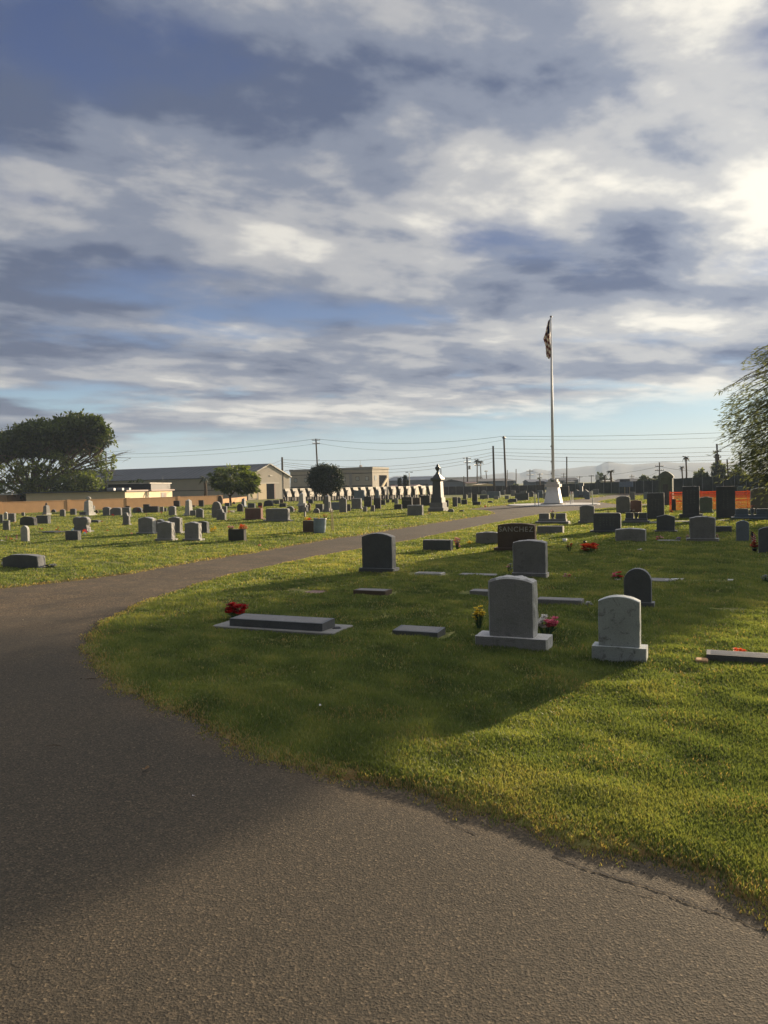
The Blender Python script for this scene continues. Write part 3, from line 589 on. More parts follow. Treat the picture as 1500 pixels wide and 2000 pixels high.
# ------------------------------------------------------------------ flowers
def blossom(m, c, r, rg, petals=7):
    for ring, (rr, tilt) in enumerate(((1., .35), (.65, .9))):
        for i in range(petals-ring*2):
            a = 2*math.pi*(i+rg.random()*.5)/(petals-ring*2); d = Vector((math.cos(a)*math.cos(tilt), math.sin(a)*math.cos(tilt), math.sin(tilt))); s = Vector((-math.sin(a), math.cos(a), 0))
            k = r*rr; p = Vector(c)
            m.add([p, p+d*k*.55+s*k*.4, p+d*k*1.05+Vector((0, 0, k*.12)), p+d*k*.55-s*k*.4], [(0, 1, 2), (0, 2, 3)])
def bouquet(px, yb, w, h, cols, label, vase=None, stem=.35, n=None, group='flower bunches on the graves', P=None, bl=None, size=None, cat='flowers', behind=0):
    if P is None: P = gr(px, yb)
    s = P.y/F; W = w*s; Hh = h*s; rg = random.Random(int(px*13+yb))
    root = empty('flower_bunch', P, YAW, label, cat, group)
    n = n or (26 if w > 24 else 14 if w > 12 else 8)
    r = size or max(W*.2, .04)
    per = {}
    st = MB()
    for i in range(n):
        c = cols[i % len(cols)] if bl is None else cols[0 if rg.random() < bl else 1]
        if bl == 'split': pass
        a = rg.uniform(0, 6.283); q = math.sqrt(rg.random()); x = W*.5*q*math.cos(a)*.85; y = W*.35*q*math.sin(a)
        z = Hh*(stem+(1-stem)*rg.uniform(.1, .92)*(1-.35*q*q))
        if len(cols) > 1 and bl is None: c = cols[min(len(cols)-1, int((x/W+.5)*len(cols)))]
        blossom(per.setdefault(c, MB()), (x, y, z), r*rg.uniform(.8, 1.2), rg)
        st.tube([(x*.15, y*.15, 0), (x*.6, y*.6, z*.6), (x, y, z)], [.004+.0005*s*100]*3, 4, False)
        if i % 2 == 0:
            lx = x*1.1; st.add([(x*.4, y*.4, z*.4), (lx*.9+.2*r, y-.1*r, z*.7), (lx*1.1, y, z*.85), (lx*.8, y+.3*r, z*.65)], [(0, 1, 2), (0, 2, 3)])
    for c, m in per.items(): m.build('blossoms', flower_mat(c), root)
    st.build('stems', 'plastic_green', root)
    if vase: MB().lathe([(.05, 0), (.045, .02), (.06, Hh*stem*.5), (.075, Hh*stem*.8), (.07, Hh*stem*.8+.01)], 12).build('vase', vase, root, smooth=True)
    return root
def gp(px, py, z): 
    p = gr(px, py); return p
B = bouquet
rb = B(462,1214,46,38,['red','dark_red'],'dark red rose bunch at the left end of the long grave block',bl=.7,stem=.35,n=30)
B(936,1236,28,56,['yellow'],'yellow flower spray left of the largest foreground headstone',stem=.42,n=26)
tp = gr(1068,1258); B(1068,1250,44,50,['white','pink'],'white and pink tulip bunch right of the largest foreground headstone',stem=.45,n=26)
B(1441,1288,32,24,['orange','red'],'bright orange-red flowers behind the long dark granite block',stem=.1,n=24,bl=.7)
B(1152,1080,36,22,['orange','red'],'big orange-red flower heap near the engraved family-name stone',stem=.05,n=28,bl=.7)
B(1113,1080,14,24,['dark_red','red'],'small dark green and red bunch left of the orange-red heap',stem=.3)
B(1109,1132,18,14,['pale_pink','peach'],'pale pink flowers lying in the shaded grass',stem=.05)
B(1126,1134,12,8,['white','grey'],'white flowers lying beside the pale pink ones',stem=.05)
B(1206,1136,24,20,['pink','red'],'pink and red flowers left of the dark round-topped headstone',stem=.3,vase='paint_white')
B(893,1078,14,34,['pink','pale_pink'],'tall pink flower bunch beside the low dark oblong block',stem=.2,n=30)
B(918,1065,14,10,['yellow'],'small yellow flowers left of the low grey arched stone',stem=.1)
B(995,1122,14,24,['pale_pink','grey'],'faded greyish-pink bunch beside the grey headstone with its own base',stem=.3)
B(1288,1058,14,12,['pink','pale_pink'],'pink flowers on the low grey strip marker',stem=.2)
B(1326,1060,12,14,['purple'],'purple flowers right of the pink ones on the strip marker',stem=.35,vase='metal_dark')
B(1344,1054,9,12,['pale_pink'],'pale pink bunch at the left side of the broad grey headstone',stem=.2)
B(1400,1054,9,11,['peach','pale_pink'],'peach bunch at the right side of the broad grey headstone',stem=.2)
B(1474,1080,18,26,['red','dark_red'],'red flowers in a pot before the dark headstone at the right edge',stem=.35,vase='metal_dark',n=24)
B(1428,1012,8,12,['red'],'red flowers left of the right-edge vase monument',stem=.1)
B(1252,1082,14,12,['white','grey'],'white wire flower frame lying on the shaded lawn',stem=.0)
B(1494,1142,16,24,['grey'],'dried grey plant at the right edge of the lawn',stem=.2)
B(1312,1003,8,10,['orange'],'orange flowers at the foot of the black narrow stone',stem=.1)
B(1369,1004,5,8,['orange'],'small orange flowers beside the greenish family stone',stem=.1)
B(1151,1142,16,12,['white','grey'],'white dried flowers at the end of the narrow kerb slab',P=gr(1150,1187),stem=.0)
B(418,1042,16,14,['yellow'],'yellow daffodils in the grass right of the dark based headstone',stem=.2,n=16)
B(332+22,1038,6,8,['yellow'],'small yellow flowers between two grey based headstones',stem=.1)
B(601,1030,16,20,['yellow','orange'],'yellow flowers behind the dark brown block',stem=.6,n=14)
B(29,1024,8,8,['orange','yellow'],'orange flowers at the grey square headstone near the left edge',stem=.1)
B(94,1012,5,12,['red','white'],'red flowers on the brown slab behind the small obelisk',stem=.2)
B(70,1024,9,14,['pink','red'],'pink flowers beside the black boulder headstone',stem=.4)
B(91,1015,8,14,['pale_pink','white'],'pale flowers behind the dark square headstone on the left',stem=.4)
B(81,1038,9,9,['dark_red','orange'],'dark red bunch on the left end of the black flat slab',stem=.2)
B(112,1041,10,14,['orange','red'],'orange-red bunch on the right end of the black flat slab',stem=.1)
B(20,1058,10,9,['yellow','orange'],'yellow-orange flowers between two small flags',stem=.1)
B(6,1060,14,6,['white'],'white flowers lying at the left edge of the lawn',stem=.1)
B(31,1059,9,9,['pink','white'],'pink flowers under the second small flag',stem=.1)
B(214,1039,10,5,['orange','peach'],'orange flowers lying alone in the left lawn',stem=.05)
B(251,1038,8,8,['peach','white'],'peach candle flowers left of the near left cluster',stem=.1)
B(258,1046,10,6,['peach','pale_pink'],'peach flowers at the kerb left of the near left cluster',stem=.1)
B(199,1022,7,7,['white','red'],'white and red flowers at the low sloping marker',stem=.1)
B(220,1010,10,6,['red'],'red flowers in front of the sloping grey stone',stem=.1)
B(270,1003,8,10,['red'],'round red flowers before the low dark rough stone',stem=.3)
B(281,1003,9,14,['red'],'taller red flowers before the black square stone',stem=.3)
B(286,1010,5,8,['orange','red'],'orange flowers above the leftmost based headstone',stem=.2)
B(316,1005,6,8,['red'],'small red flowers at the pale small stone',stem=.1)
B(446,1019,6,8,['white','red'],'white and red flowers beside the stepped grey stone',stem=.1)
B(413,1010,9,9,['white','grey'],'white basket of flowers left of the pointed-arch headstone',stem=.1)
B(453,1003,16,6,['peach','white'],'pale flowers lying under the leafy tree',stem=.05)
B(508,996,9,8,['red'],'red flowers at the corner of the wide red granite headstone',stem=.5)
B(576,1000,9,10,['orange','red'],'red-orange flowers beside the sloping round grey stone',stem=.1)
B(605,1000,6,9,['yellow'],'yellow flowers right of the narrow brown stone',stem=.1)
B(707,992,6,8,['white'],'white flowers right of the leaning square headstone',stem=.1)
B(745,984,7,14,['white','pale_pink'],'white flowers between the black headstones and the far lawn',stem=.3)
B(795,1008,5,7,['white'],'white flower at the left foot of the grey square front headstone',stem=.1)
B(829,1008,6,5,['white'],'white flowers at the right foot of the grey square front headstone',stem=.1)
B(839,1008,8,9,['pink','purple'],'pink and purple flowers before the tall urn monument',stem=.1)
B(880,994,6,9,['yellow','dark_red'],'yellow flowers right of the black upright stone by the monument',stem=.1)
B(891,993,5,4,['white'],'tiny white flowers at the dark upright stone',stem=.1)
B(880,1016,5,3,['white'],'tiny white flowers alone by the far side of the road',stem=.1)
B(993,963,8,14,['white','pale_pink'],'white and pink flowers at the fence beside the leaning pole',stem=.2)
B(1019,961,10,12,['grey','yellow'],'dry pale flowers before the fence left of the flagpole',stem=.2)
B(958,961,9,8,['grey','white'],'grey dried flowers on the fence side of the blue-grey headstone',stem=.2)
B(1116,972,6,14,['pink','red'],'pink flowers between the two thin posts right of the pedestal',stem=.4)
B(1152,973,8,16,['orange','white'],'orange and white bunch beside the leaning white stake',stem=.3,n=14)
B(1171,966,5,5,['white'],'tiny white flowers beyond the leaning white stake',stem=.1)
B(1188,1001+6,7,12,['dark_red'],'dark flower on top of the wide rounded-corner headstone',stem=.4)
B(1234,1010,12,18,['dark','grey'],'dark bunch in the dark double-winged monument vase',stem=.3)
B(100,1112,24,11,['dark','grey'],'dark blue-grey flowers right of the rough dark boulder marker',stem=.05,n=22)
B(1,1110,16,22,['dark','grey'],'dark flowers at the left side of the rough dark boulder marker',stem=.1,n=20)
# flowers standing on stones
def on_stone(key, fx, w, h, cols, label, **k):
    o = TWIN[key]; ww, hh_, t, hb = o['wh']; P = o.location+rowdir*(fx*ww); P.z = hh_-.02; return bouquet(proj(P)[0], 0, w, h, cols, label, P=P, **k)
BK = 'black square block with peach and orange flowers on top'
on_stone(BK, -.42, 14, 9, ['peach','pale_pink'], 'peach flowers on the left of the black square block', stem=.05)
on_stone(BK, .38, 18, 11, ['orange','peach'], 'orange flowers on the right of the black square block', stem=.05, n=18)
on_stone('dark block with bright flowers in front of the scroll-shaped monument', -.1, 10, 6, ['yellow','sky'], 'yellow and blue flowers on top of the dark block', stem=.05)
def vp(VM, cols, label):
    r, P, h = VM; bouquet(proj(P)[0], 0, 9, 9, cols, label, P=P+Vector((-math.sin(YAW), math.cos(YAW), 0))*.3+Vector((0, 0, h)), stem=.1)
vp(VM1, ['pale_pink', 'dark_red'], 'pink and dark flowers in the vase of the low double-winged monument')
vp(VM2, ['peach', 'dark_red'], 'orange flowers in the vase of the right-edge monument')
# pinwheel
P = gr(166, 1046); root = empty('pinwheel', P, 0, 'round pink, blue and orange pinwheel beside the scroll-shaped monument', 'pinwheel')
s = P.y/F; MB().tube([(0, 0, 0), (0, 0, 8*s)], [.01, .01], 6).build('stick', 'wood_pale', root)
for i, c in enumerate(['pink', 'pink', 'orange', 'orange', 'yellow', 'sky', 'sky', 'pink']):
    a = i*math.pi/4; m = MB(); r = 5.5*s; z0 = 8*s
    p = [Vector((r*k*math.cos(b), -.03, z0+r*k*math.sin(b))) for k, b in ((0, 0), (.8, a), (1, a+.4), (.5, a+.75))]
    m.add(p+[q+Vector((0, .012, 0)) for q in p], [(0, 1, 2, 3), (7, 6, 5, 4)]); m.build('sail', flower_mat(c), root)
# small US flags on sticks
def small_flag(px, yb, h, label):
    P = gr(px, yb); s = P.y/F; root = empty('small_flag', P, 0, label, 'flag', 'small stick flags on the graves'); hh_ = h*s
    MB().tube([(0, 0, 0), (-.02, 0, hh_)], [.006, .006], 6).build('stick', 'wood_pale', root)
    cloth(root, hh_*.95, hh_*.55, hh_*.32, -.02)
def cloth(root, ztop, hang, width, x0, th=.008):
    # limp flag: canton by the pole, stripes hanging in folds
    parts = {'petal_red': MB(), 'petal_white': MB(), 'petal_purple': MB()}
    nx, nz = 13, 8
    def q(i, j):
        u = i/nx; v = j/nz; x = x0+width*u*(.55+.45*v)*(1-.35*v*v); z = ztop-hang*(v*.78+u*.30)-.05*hang*math.sin(u*5)*v; y = .12*width*math.sin(u*9+v*2)
        return (x, y, z)
    for i in range(nx):
        for j in range(nz):
            k = 'petal_purple' if (i < 5 and j < 4) else ('petal_red' if j % 2 == 0 else 'petal_white')
            parts[k].add([q(i, j), q(i+1, j), q(i+1, j+1), q(i, j+1)], [(0, 3, 2, 1)])
    return parts
def fin_cloth(parts, root):
    pass
for a in ((12,1057,12,'small limp flag left of the yellow-orange flowers'), (32,1057,14,'small limp flag between orange flowers and the slim white slab'), (1468,1072,38,'small striped flag on a stick above the red flowers at the right edge')):
    P = gr(a[0], a[1]); s = P.y/F; root = empty('small_flag', P, 0, a[3], 'flag', 'small stick flags on the graves'); hh_ = a[2]*s
    MB().tube([(0, 0, 0), (-.02, 0, hh_)], [.006, .006], 6).build('stick', 'wood_pale', root)
    FC['navy'] = (.03, .04, .12); flower_mat('navy'); flower_mat('red'); flower_mat('white')
    pr = cloth(root, hh_*.95, hh_*.6, hh_*.35, -.02)
    fl = None
    me_v = []; me_f = []; mi = []
    for k, (nm, m) in enumerate(pr.items()):
        b0 = len(me_v); me_v += m.v; me_f += [tuple(i+b0 for i in f) for f in m.f]; mi += [k]*len(m.f)
    fl = link('flag', me_v, me_f, None, root)
    for nm in ('petal_red', 'petal_white', 'petal_navy'): fl.data.materials.append(MAT[nm])
    fl.data.polygons.foreach_set('material_index', mi)
    sf = fl.modifiers.new('solid', 'SOLIDIFY'); sf.thickness = .004
# cups, plates, balls
def cup(px, yb, w, h, mat, label, name='cup'):
    P = gr(px, yb); s = P.y/F; tag(MB().lathe([(w*s*.42, 0), (w*s*.5, h*s), (w*s*.44, h*s), (w*s*.38, h*s*.2)], 14).build(name, mat, None, P, True), label, name)
cup(1103,1061,9,9,'paint_white','white round cup in the grass right of the engraved family-name stone')
cup(1066,1078,7,18,'paint_offwhite','tall cream cup half hidden by the grey headstone','vase')
cup(1056,1062,10,7,'concrete_pale','pale pot behind the engraved family-name stone','pot')
cup(1142,1064,6,8,'metal_dark','dark vase left of a small flower tuft','vase')
cup(594,1040,5,14,'metal_grey','small urn at the left of the dark brown block','urn')
tag(MB().lathe([(.03,0),(.2,.01),(.23,.03),(.2,.02)],20).build('dish','paint_white',None,gr(1474,1081)),'pale round dish under the red flower pot','dish')
for px, yb, r, c, l in ((507,1069,3.4,'peach','salmon pink ball on the lawn edge by the road'), (948,991,2.2,'peach','small pink ball at the far road corner'), (905,1010,2.,'peach','small pink ball by the road tip')):
    P = gr(px, yb); s = P.y/F*r; tag(MB().lathe([(.05*s,0),(.6*s,.2*s),(.95*s,.7*s),(1*s,1.05*s),(.8*s,1.55*s),(.4*s,1.85*s),(.05*s,1.95*s)],14).build('ball',flower_mat(c),None,P,True),l,'ball')
for px, yb, l in ((1428,1142,'tiny white plate on the thin flush kerb'),):
    P = gr(px, yb); tag(MB().box(-.07,.07,-.03,.03,0,.12,.008).build('plate','paint_white',None,P,rotz=YAW),l,'plate')
for i, (px, yb, l) in enumerate(((1308,1139,'white ornament lying left on the grey slab marker'), (1322,1138,'white ornament lying right on the grey slab marker'))):
    P = gr(px, yb); P.z = .03; m = MB(); rg = random.Random(i)
    for k in range(5): m.tube([(rg.uniform(-.2,.2), rg.uniform(-.05,.05), .02+.02*k*.3), (rg.uniform(-.2,.2), rg.uniform(-.05,.05), .06)], [.02,.012], 6)
    tag(m.build('ornament','paint_white',None,P),l,'ornament')
# barrel
P = gr(624, 1044); s = P.y/F; root = empty('barrel', P, 0, 'tilted blue-grey waste barrel full of old flowers by the brown block', 'barrel'); root.rotation_euler = (0, R(3), 0)
r = 11.6*s; h = 32*s
MB().lathe([(r*.85,0),(r*.9,h*.05),(r*.93,h*.08),(r*1.0,h*.3),(r*1.03,h*.33),(r*1.03,h*.5),(r*1.05,h*.66),(r*1.08,h*.69),(r*1.04,h*.9),(r*1.08,h*.95),(r*1.09,h*.98),(r*1.02,h*.98),(r*.98,h*.8)],28).build('body','barrel_blue',root,smooth=True)
MB().lathe([(r*1.1,h*.955),(r*1.12,h*.965),(r*1.12,h*.99),(r*1.06,h*1.0),(r*1.04,h*.97)],28).build('rim','metal_grey',root,smooth=True)
P2 = P+Vector((.1, 0, h*.92)); bouquet(636,0,9,14,['red','pink'],'red flowers sticking out of the barrel',P=P2+Vector((8*s,0,0)),stem=.1)
bouquet(622,0,8,8,['yellow'],'yellow flowers sticking out of the barrel',P=P2-Vector((5*s,0,0)),stem=.1)
# wooden stakes with a small box
P = gr(650, 1040); s = P.y/F; root = empty('stake_sign', P, 0, 'pair of pale wooden stakes carrying a small cream box', 'stake')
for dx in (-1.6, 1.4): MB().tube([(dx*s, 0, -.1), (dx*s*.8-1.2*s, 0, 44*s)], [.022, .018], 6).build('stake', 'wood_pale', root)
MB().box(-7*s, -3*s, -.05, .05, 48*s, 60*s, .01).build('box', 'paint_offwhite', root)
MB().tube([(-3.5*s, .02, 40*s), (-4.5*s, .02, 50*s)], [.02, .02], 6).build('bracket', 'wood_pale', root)
# ------------------------------------------------------------------ ground and road
road_px = [(1700,1905),(1600,1842),(1500,1785),(1420,1752),(1350,1722),(1250,1690),(1150,1658),(1060,1632),(1000,1612),(900,1588),(850,1573),(780,1558),(700,1540),(620,1518),(560,1500),(490,1476),(430,1450),(375,1422),(330,1400),(285,1378),(250,1360),(215,1338),(190,1318),(172,1296),(162,1275),(160,1252),(170,1234),(190,1219),(215,1204),(240,1193),(285,1174),(330,1158),(380,1141),(430,1127),(520,1108),(600,1091),(700,1073),(783,1059),(889,1037),(950,1024),(1000,1015),(1047,1006),(1132,997),(1200,992),(1260,988),(1320,985),
 (1320,982),(1256,984.5),(1204,985),(1176,982),(1167,979.5),(1180,977),(1203,974),(1250,967),(1250,961),(1229,963),(1200,967),(1175,970.5),(1150,973),(1125,976),(1100,978.5),(1060,982),(1030,984),(1000,986),(960,989.5),(925,993.5),(908,996.5),(925,996.8),(950,997.5),(963,1000),(967,1003),(958,1006),(930,1010),(889,1016),(813,1028),(740,1039),(700,1047),(650,1053),(580,1065),(530,1074),(500,1080),(400,1095),(250,1122),(100,1140),(0,1150),(-200,1175),(-500,1215)]
poly = [tuple(gr(*p)[:2]) for p in road_px]
poly += [(-40, poly[-1][1]), (-40, -30), (30, -30), (30, -12)]
PA = np.array(poly); PB = np.roll(PA, -1, axis=0)
def road_sd(x, y):
    """signed distance to the road edge, positive on the lawn"""
    d = np.full(x.shape, 1e9); inside = np.zeros(x.shape, bool)
    for (ax, ay), (bx, by) in zip(PA, PB):
        ex, ey = bx-ax, by-ay; t = np.clip(((x-ax)*ex+(y-ay)*ey)/(ex*ex+ey*ey), 0, 1)
        d = np.minimum(d, (x-ax-t*ex)**2+(y-ay-t*ey)**2)
        if by != ay:
            c = ((ay > y) != (by > y)) & (x < (bx-ax)*(y-ay)/(by-ay)+ax); inside ^= c
    return np.where(inside, -1, 1)*np.sqrt(d)
def waves(seed, n, l0, l1):
    r = np.random.default_rng(seed); L = np.exp(r.uniform(math.log(l0), math.log(l1), n)); a = r.uniform(0, 6.283, n); p = r.uniform(0, 6.283, n); return 6.283/L*np.cos(a), 6.283/L*np.sin(a), p, L
def wsum(W, x, y):
    o = np.zeros(x.shape)
    for kx, ky, p, L in zip(*W): o += np.sin(kx*x+ky*y+p)
    return o/math.sqrt(len(W[0])/2)/1.0
W1 = waves(3, 20, .45, 1.4); W2 = waves(4, 14, 2., 6.); W3 = waves(5, 12, .12, .5); W4 = waves(6, 16, .5, 3); W5 = waves(8, 10, 8, 25)
def gz(x, y, sd=None):
    if sd is None: sd = road_sd(x, y)
    e = sd+.035*wsum(W3, x, y)+.045*wsum(W4, x, y)
    far = np.clip((np.hypot(x, y)-25)/60, 0, 1)
    s = np.clip((e+.04)/(.16+.6*far), 0, 1); s = s*s*(3-2*s)
    und = .009*wsum(W1, x, y)+.013*wsum(W2, x, y)
    k = np.clip(sd/1.2, 0, 1)*np.clip(1-np.hypot(x, y)/400, 0, 1)
    return -.05+.075*s+k*(und+.02)
def axis(lo, hi, segs):
    """segs: list of (limit, step) outward from zero"""
    def side(lim):
        out = []; p = 0; 
        for l, st in segs:
            while p < min(l, lim): p += st; out.append(p)
        st = segs[-1][1]
        while p < lim: st *= 1.25; p += st; out.append(min(p, lim))
        return out
    return np.array([-v for v in side(-lo)][::-1]+[0]+side(hi))
def axis_y():
    return axis(-280, 3150, [(24, .12), (60, .3), (130, .8)])
xs = axis(-3100, 3100, [(12, .13), (30, .3), (80, .8)]); ys = np.concatenate([[-280, -100, -40, -20, -10, -5], axis_y()[axis_y() > -2]])
Xg, Yg = np.meshgrid(xs, ys); SD = road_sd(Xg, Yg); Zg = gz(Xg, Yg, SD)
def gridmesh(name, X, Y, Z, mask, mat, smooth=True):
    ny, nx = X.shape; idx = np.arange(nx*ny).reshape(ny, nx)
    q = np.stack([idx[:-1, :-1], idx[:-1, 1:], idx[1:, 1:], idx[1:, :-1]], -1)
    q = q[mask] if mask is not None else q.reshape(-1, 4)
    used = np.unique(q); rem = np.full(nx*ny, -1); rem[used] = np.arange(len(used)); q = rem[q]
    co = np.stack([X, Y, Z], -1).reshape(-1, 3)[used]
    me = bpy.data.meshes.new(name); me.vertices.add(len(co)); me.vertices.foreach_set('co', co.ravel().astype(np.float32))
    me.loops.add(q.size); me.loops.foreach_set('vertex_index', q.ravel().astype(np.int32)); me.polygons.add(len(q))
    me.polygons.foreach_set('loop_start', np.arange(0, q.size, 4, dtype=np.int32)); me.polygons.foreach_set('use_smooth', np.ones(len(q), bool))
    me.update(calc_edges=True); me.validate(); me.materials.append(MAT[mat]); o = bpy.data.objects.new(name, me); C.objects.link(o); return o, used
# lawn material
m, t, b, o = nt('lawn')
tc = N(t, 'ShaderNodeTexCoord').outputs['Object']
f1 = noise(t, .9, 6, .6, tc); f2 = noise(t, .12, 4, .5, tc); f3 = noise(t, 14, 4, .6, tc); f4 = noise(t, 3.2, 5, .65, tc, .4)
col = ramp(t, f4, [(.3, (.12, .14, .05)), (.5, (.24, .245, .08)), (.68, (.36, .33, .12))])
col = mixc(t, ramp(t, f1, [(.52, 0.), (.72, .7)]), col, (.17, .13, .045))
col = mixc(t, ramp(t, f3, [(.4, .55), (.6, 0.)]), col, (.02, .03, .008))
at_ = N(t, 'ShaderNodeAttribute', attribute_name='soil')
col = mixc(t, at_.outputs['Fac'], col, (.15, .085, .035))
t.links.new(col, b.inputs['Base Color']); b.inputs['Roughness'].default_value = .9; b.inputs['Specular IOR Level'].default_value = .1
n1 = bump(t, None, noise(t, 2.2, 5, .6, tc), .9, .06); bump(t, b, f3, .8, .03, n1)
lawn, used = gridmesh('lawn', Xg, Yg, Zg, None, 'lawn'); tag(lawn, kind='structure')
a = lawn.data.attributes.new('soil', 'FLOAT', 'POINT')
sdl = SD.ravel()[used]; j = (.12*wsum(W4, Xg, Yg)).ravel()[used]
dist = np.hypot(Xg, Yg).ravel()[used]
a.data.foreach_set('value', np.clip(1-(sdl-.0+j)/(.18+.012*dist), 0, 1).astype(np.float32)*np.where(sdl > -3, 1, 1)*.85)
# asphalt
m, t, b, o = nt('asphalt')
tc = N(t, 'ShaderNodeTexCoord').outputs['Object']
vo = N(t, 'ShaderNodeTexVoronoi'); vo.inputs['Scale'].default_value = 78; t.links.new(tc, vo.inputs['Vector'])
vo2 = N(t, 'ShaderNodeTexVoronoi'); vo2.inputs['Scale'].default_value = 48; t.links.new(tc, vo2.inputs['Vector'])
f1 = noise(t, .7, 7, .68, tc, .5); f2 = noise(t, 60, 3, .7, tc); f3 = noise(t, 6, 5, .6, tc)
col = ramp(t, f1, [(.3, (.062, .051, .034)), (.7, (.088, .072, .048))])
col = mixc(t, .6, col, ramp(t, vo.outputs['Color'], [(.15, (.030, .025, .018)), (.5, (.062, .052, .037)), (.8, (.12, .092, .060)), (.95, (.24, .18, .11))]))
col = mixc(t, ramp(t, f2, [(.5, 0.), (.7, .6)]), col, (.028, .025, .022))
at_ = N(t, 'ShaderNodeAttribute', attribute_name='gravel')
gcol = ramp(t, vo2.outputs['Color'], [(.1, (.07, .05, .03)), (.6, (.13, .088, .048)), (.95, (.40, .29, .17))])
gm = N(t, 'ShaderNodeMath', operation='MULTIPLY'); t.links.new(at_.outputs['Fac'], gm.inputs[0]); t.links.new(ramp(t, noise(t, 1.1, 8, .75, tc), [(.36, 0.), (.64, .8)]), gm.inputs[1])
col = mixc(t, gm.outputs[0], col, gcol)
t.links.new(col, b.inputs['Base Color']); b.inputs['Roughness'].default_value = .85; b.inputs['Specular IOR Level'].default_value = .25
n0 = bump(t, None, noise(t, 1.3, 3, .5, tc), .10, .05)
n1 = bump(t, None, vo.outputs['Distance'], .5, .006, n0); n2 = bump(t, None, ramp(t, noise(t, 85, 3, .75, tc), [(.35, 0.), (.5, 1.)]), .5, .004, n1); bump(t, b, f2, .6, .006, n2)
stepx = np.gradient(xs); stepy = np.gradient(ys); ST_ = np.maximum(stepx[None, :], stepy[:, None])
cell = (SD < np.maximum(.3, 1.3*ST_)); cm = cell[:-1, :-1] & cell[1:, 1:] & cell[1:, :-1] & cell[:-1, 1:]
crown = .012*wsum(W2, Xg, Yg)*np.clip(-SD, 0, 1)
road, used = gridmesh('road', Xg, Yg, crown, cm, 'asphalt'); tag(road, kind='structure')
a = road.data.attributes.new('gravel', 'FLOAT', 'POINT')
xx = Xg.ravel()[used]; yy = Yg.ravel()[used]; sd_ = SD.ravel()[used]
gv = np.clip((yy+.25*xx-10.5)/3, 0, 1)*np.clip((36-yy)/12, .2, 1)*1.0+np.clip(1+sd_/.35, 0, 1)*.6
a.data.foreach_set('value', np.clip(gv, 0, 1).astype(np.float32))
# cracks along the near edge (thin sunken-looking strips of dark filler)
def crack(pxs, w, seed):
    rg = random.Random(seed); pts = []
    for (a0, b0), (a1, b1) in zip(pxs, pxs[1:]):
        k = 14
        for i in range(k): pts.append(gr(a0+(a1-a0)*i/k, b0+(b1-b0)*i/k))
    m = MB(); prev = None
    for i in range(len(pts)-1):
        p, q = pts[i], pts[i+1]; d = (q-p).normalized(); s = Vector((-d.y, d.x, 0))
        off = s*rg.uniform(-.012, .012); ww = w*rg.uniform(.15, 1); z = Vector((0, 0, .004+.012*wsum(W2, np.array([p.x]), np.array([p.y]))[0]*min(1, max(0, -road_sd(np.array([p.x]), np.array([p.y]))[0]))))
        cur = (p+off-s*ww+z, p+off+s*ww+z)
        if prev: m.add([prev[0], cur[0], cur[1], prev[1]], [(0, 1, 2, 3)])
        prev = cur
    tag(m.build('road_crack', 'crack_dark'), kind='structure')
crack([(868,1604),(900,1618),(935,1634)], .011, 1)
crack([(1080,1672),(1150,1700),(1230,1722),(1300,1745),(1360,1768),(1430,1792),(1540,1830)], .013, 2)
crack([(1130,1702),(1200,1735),(1290,1755)], .004, 3)
# kerbless concrete pad under the flagpole
PC = gr(1081, 986); pr_ = 88*PC.y/F
MB().lathe([(pr_, -.02), (pr_, .07), (pr_*.98, .085), (.1, .1)], 48).build('flagpole_pad', 'concrete_pale', None, PC, rotz=0)['kind'] = 'structure'
# ------------------------------------------------------------------ grass blades
def foot_mask(x, y):
    k = np.ones(x.shape, bool)
    for o in C.objects:
        if o.parent is None and o.name.startswith(('headstone', 'grave_marker', 'obelisk', 'vase_monument', 'monument')):
            if o.location.y > 70: continue
            x0 = y0 = 1e9; x1 = y1 = -1e9
            for c in ([o] if o.type == 'MESH' else o.children):
                if c.type != 'MESH' or c.name.startswith('lettering'): continue
                ox, oy = (0, 0) if c is o else c.location[:2]
                for v in c.bound_box: x0 = min(x0, v[0]+ox); x1 = max(x1, v[0]+ox); y0 = min(y0, v[1]+oy); y1 = max(y1, v[1]+oy)
            dx, dy = x-o.location.x, y-o.location.y; c_, s_ = math.cos(YAW), math.sin(YAW)
            u = dx*c_+dy*s_; v = -dx*s_+dy*c_
            k &= ~((u > x0+.01) & (u < x1-.01) & (v > y0+.01) & (v < y1-.01))
    return k
NB = 1500000
az = RNG.uniform(R(-36), R(36), NB); r = 3.6*np.exp(RNG.uniform(0, 1, NB)**1.0*math.log(120/3.6)); r2 = None
bx = r*np.sin(az); by = r*np.cos(az); sd = road_sd(bx, by)
edge = np.clip(sd/.35, 0, 1)
keep = (sd > RNG.uniform(-.10, .03, NB)*np.minimum(1, 8/r)-.03*wsum(W3, bx, by)-.045*wsum(W4, bx, by)) & foot_mask(bx, by)
keep &= RNG.uniform(0, 1, NB) < (.45+.55*edge)
bx, by, r, sd, edge = bx[keep], by[keep], r[keep], sd[keep], edge[keep]; n = len(bx)
z0 = np.maximum(gz(bx, by, sd), -.002)-.005
patch = .5+.28*wsum(W4, bx, by)+.16*wsum(W5, bx, by); dry = np.clip(.5+.5*wsum(W1, bx*.6+9, by*.6)-.55, 0, 1)
hgt = (.024+.018*RNG.uniform(0, 1, n)+.012*np.clip(patch, 0, 1.2))*(.55+.45*edge)*(1+r/60); wid = (.0013+.0010*RNG.uniform(0, 1, n))*(1+r/4.4)
ang = RNG.uniform(0, 6.283, n); lean = RNG.uniform(.1, .75, n); la = RNG.uniform(0, 6.283, n)
dx, dy = np.cos(ang), np.sin(ang); lx, ly = np.cos(la)*lean*hgt, np.sin(la)*lean*hgt
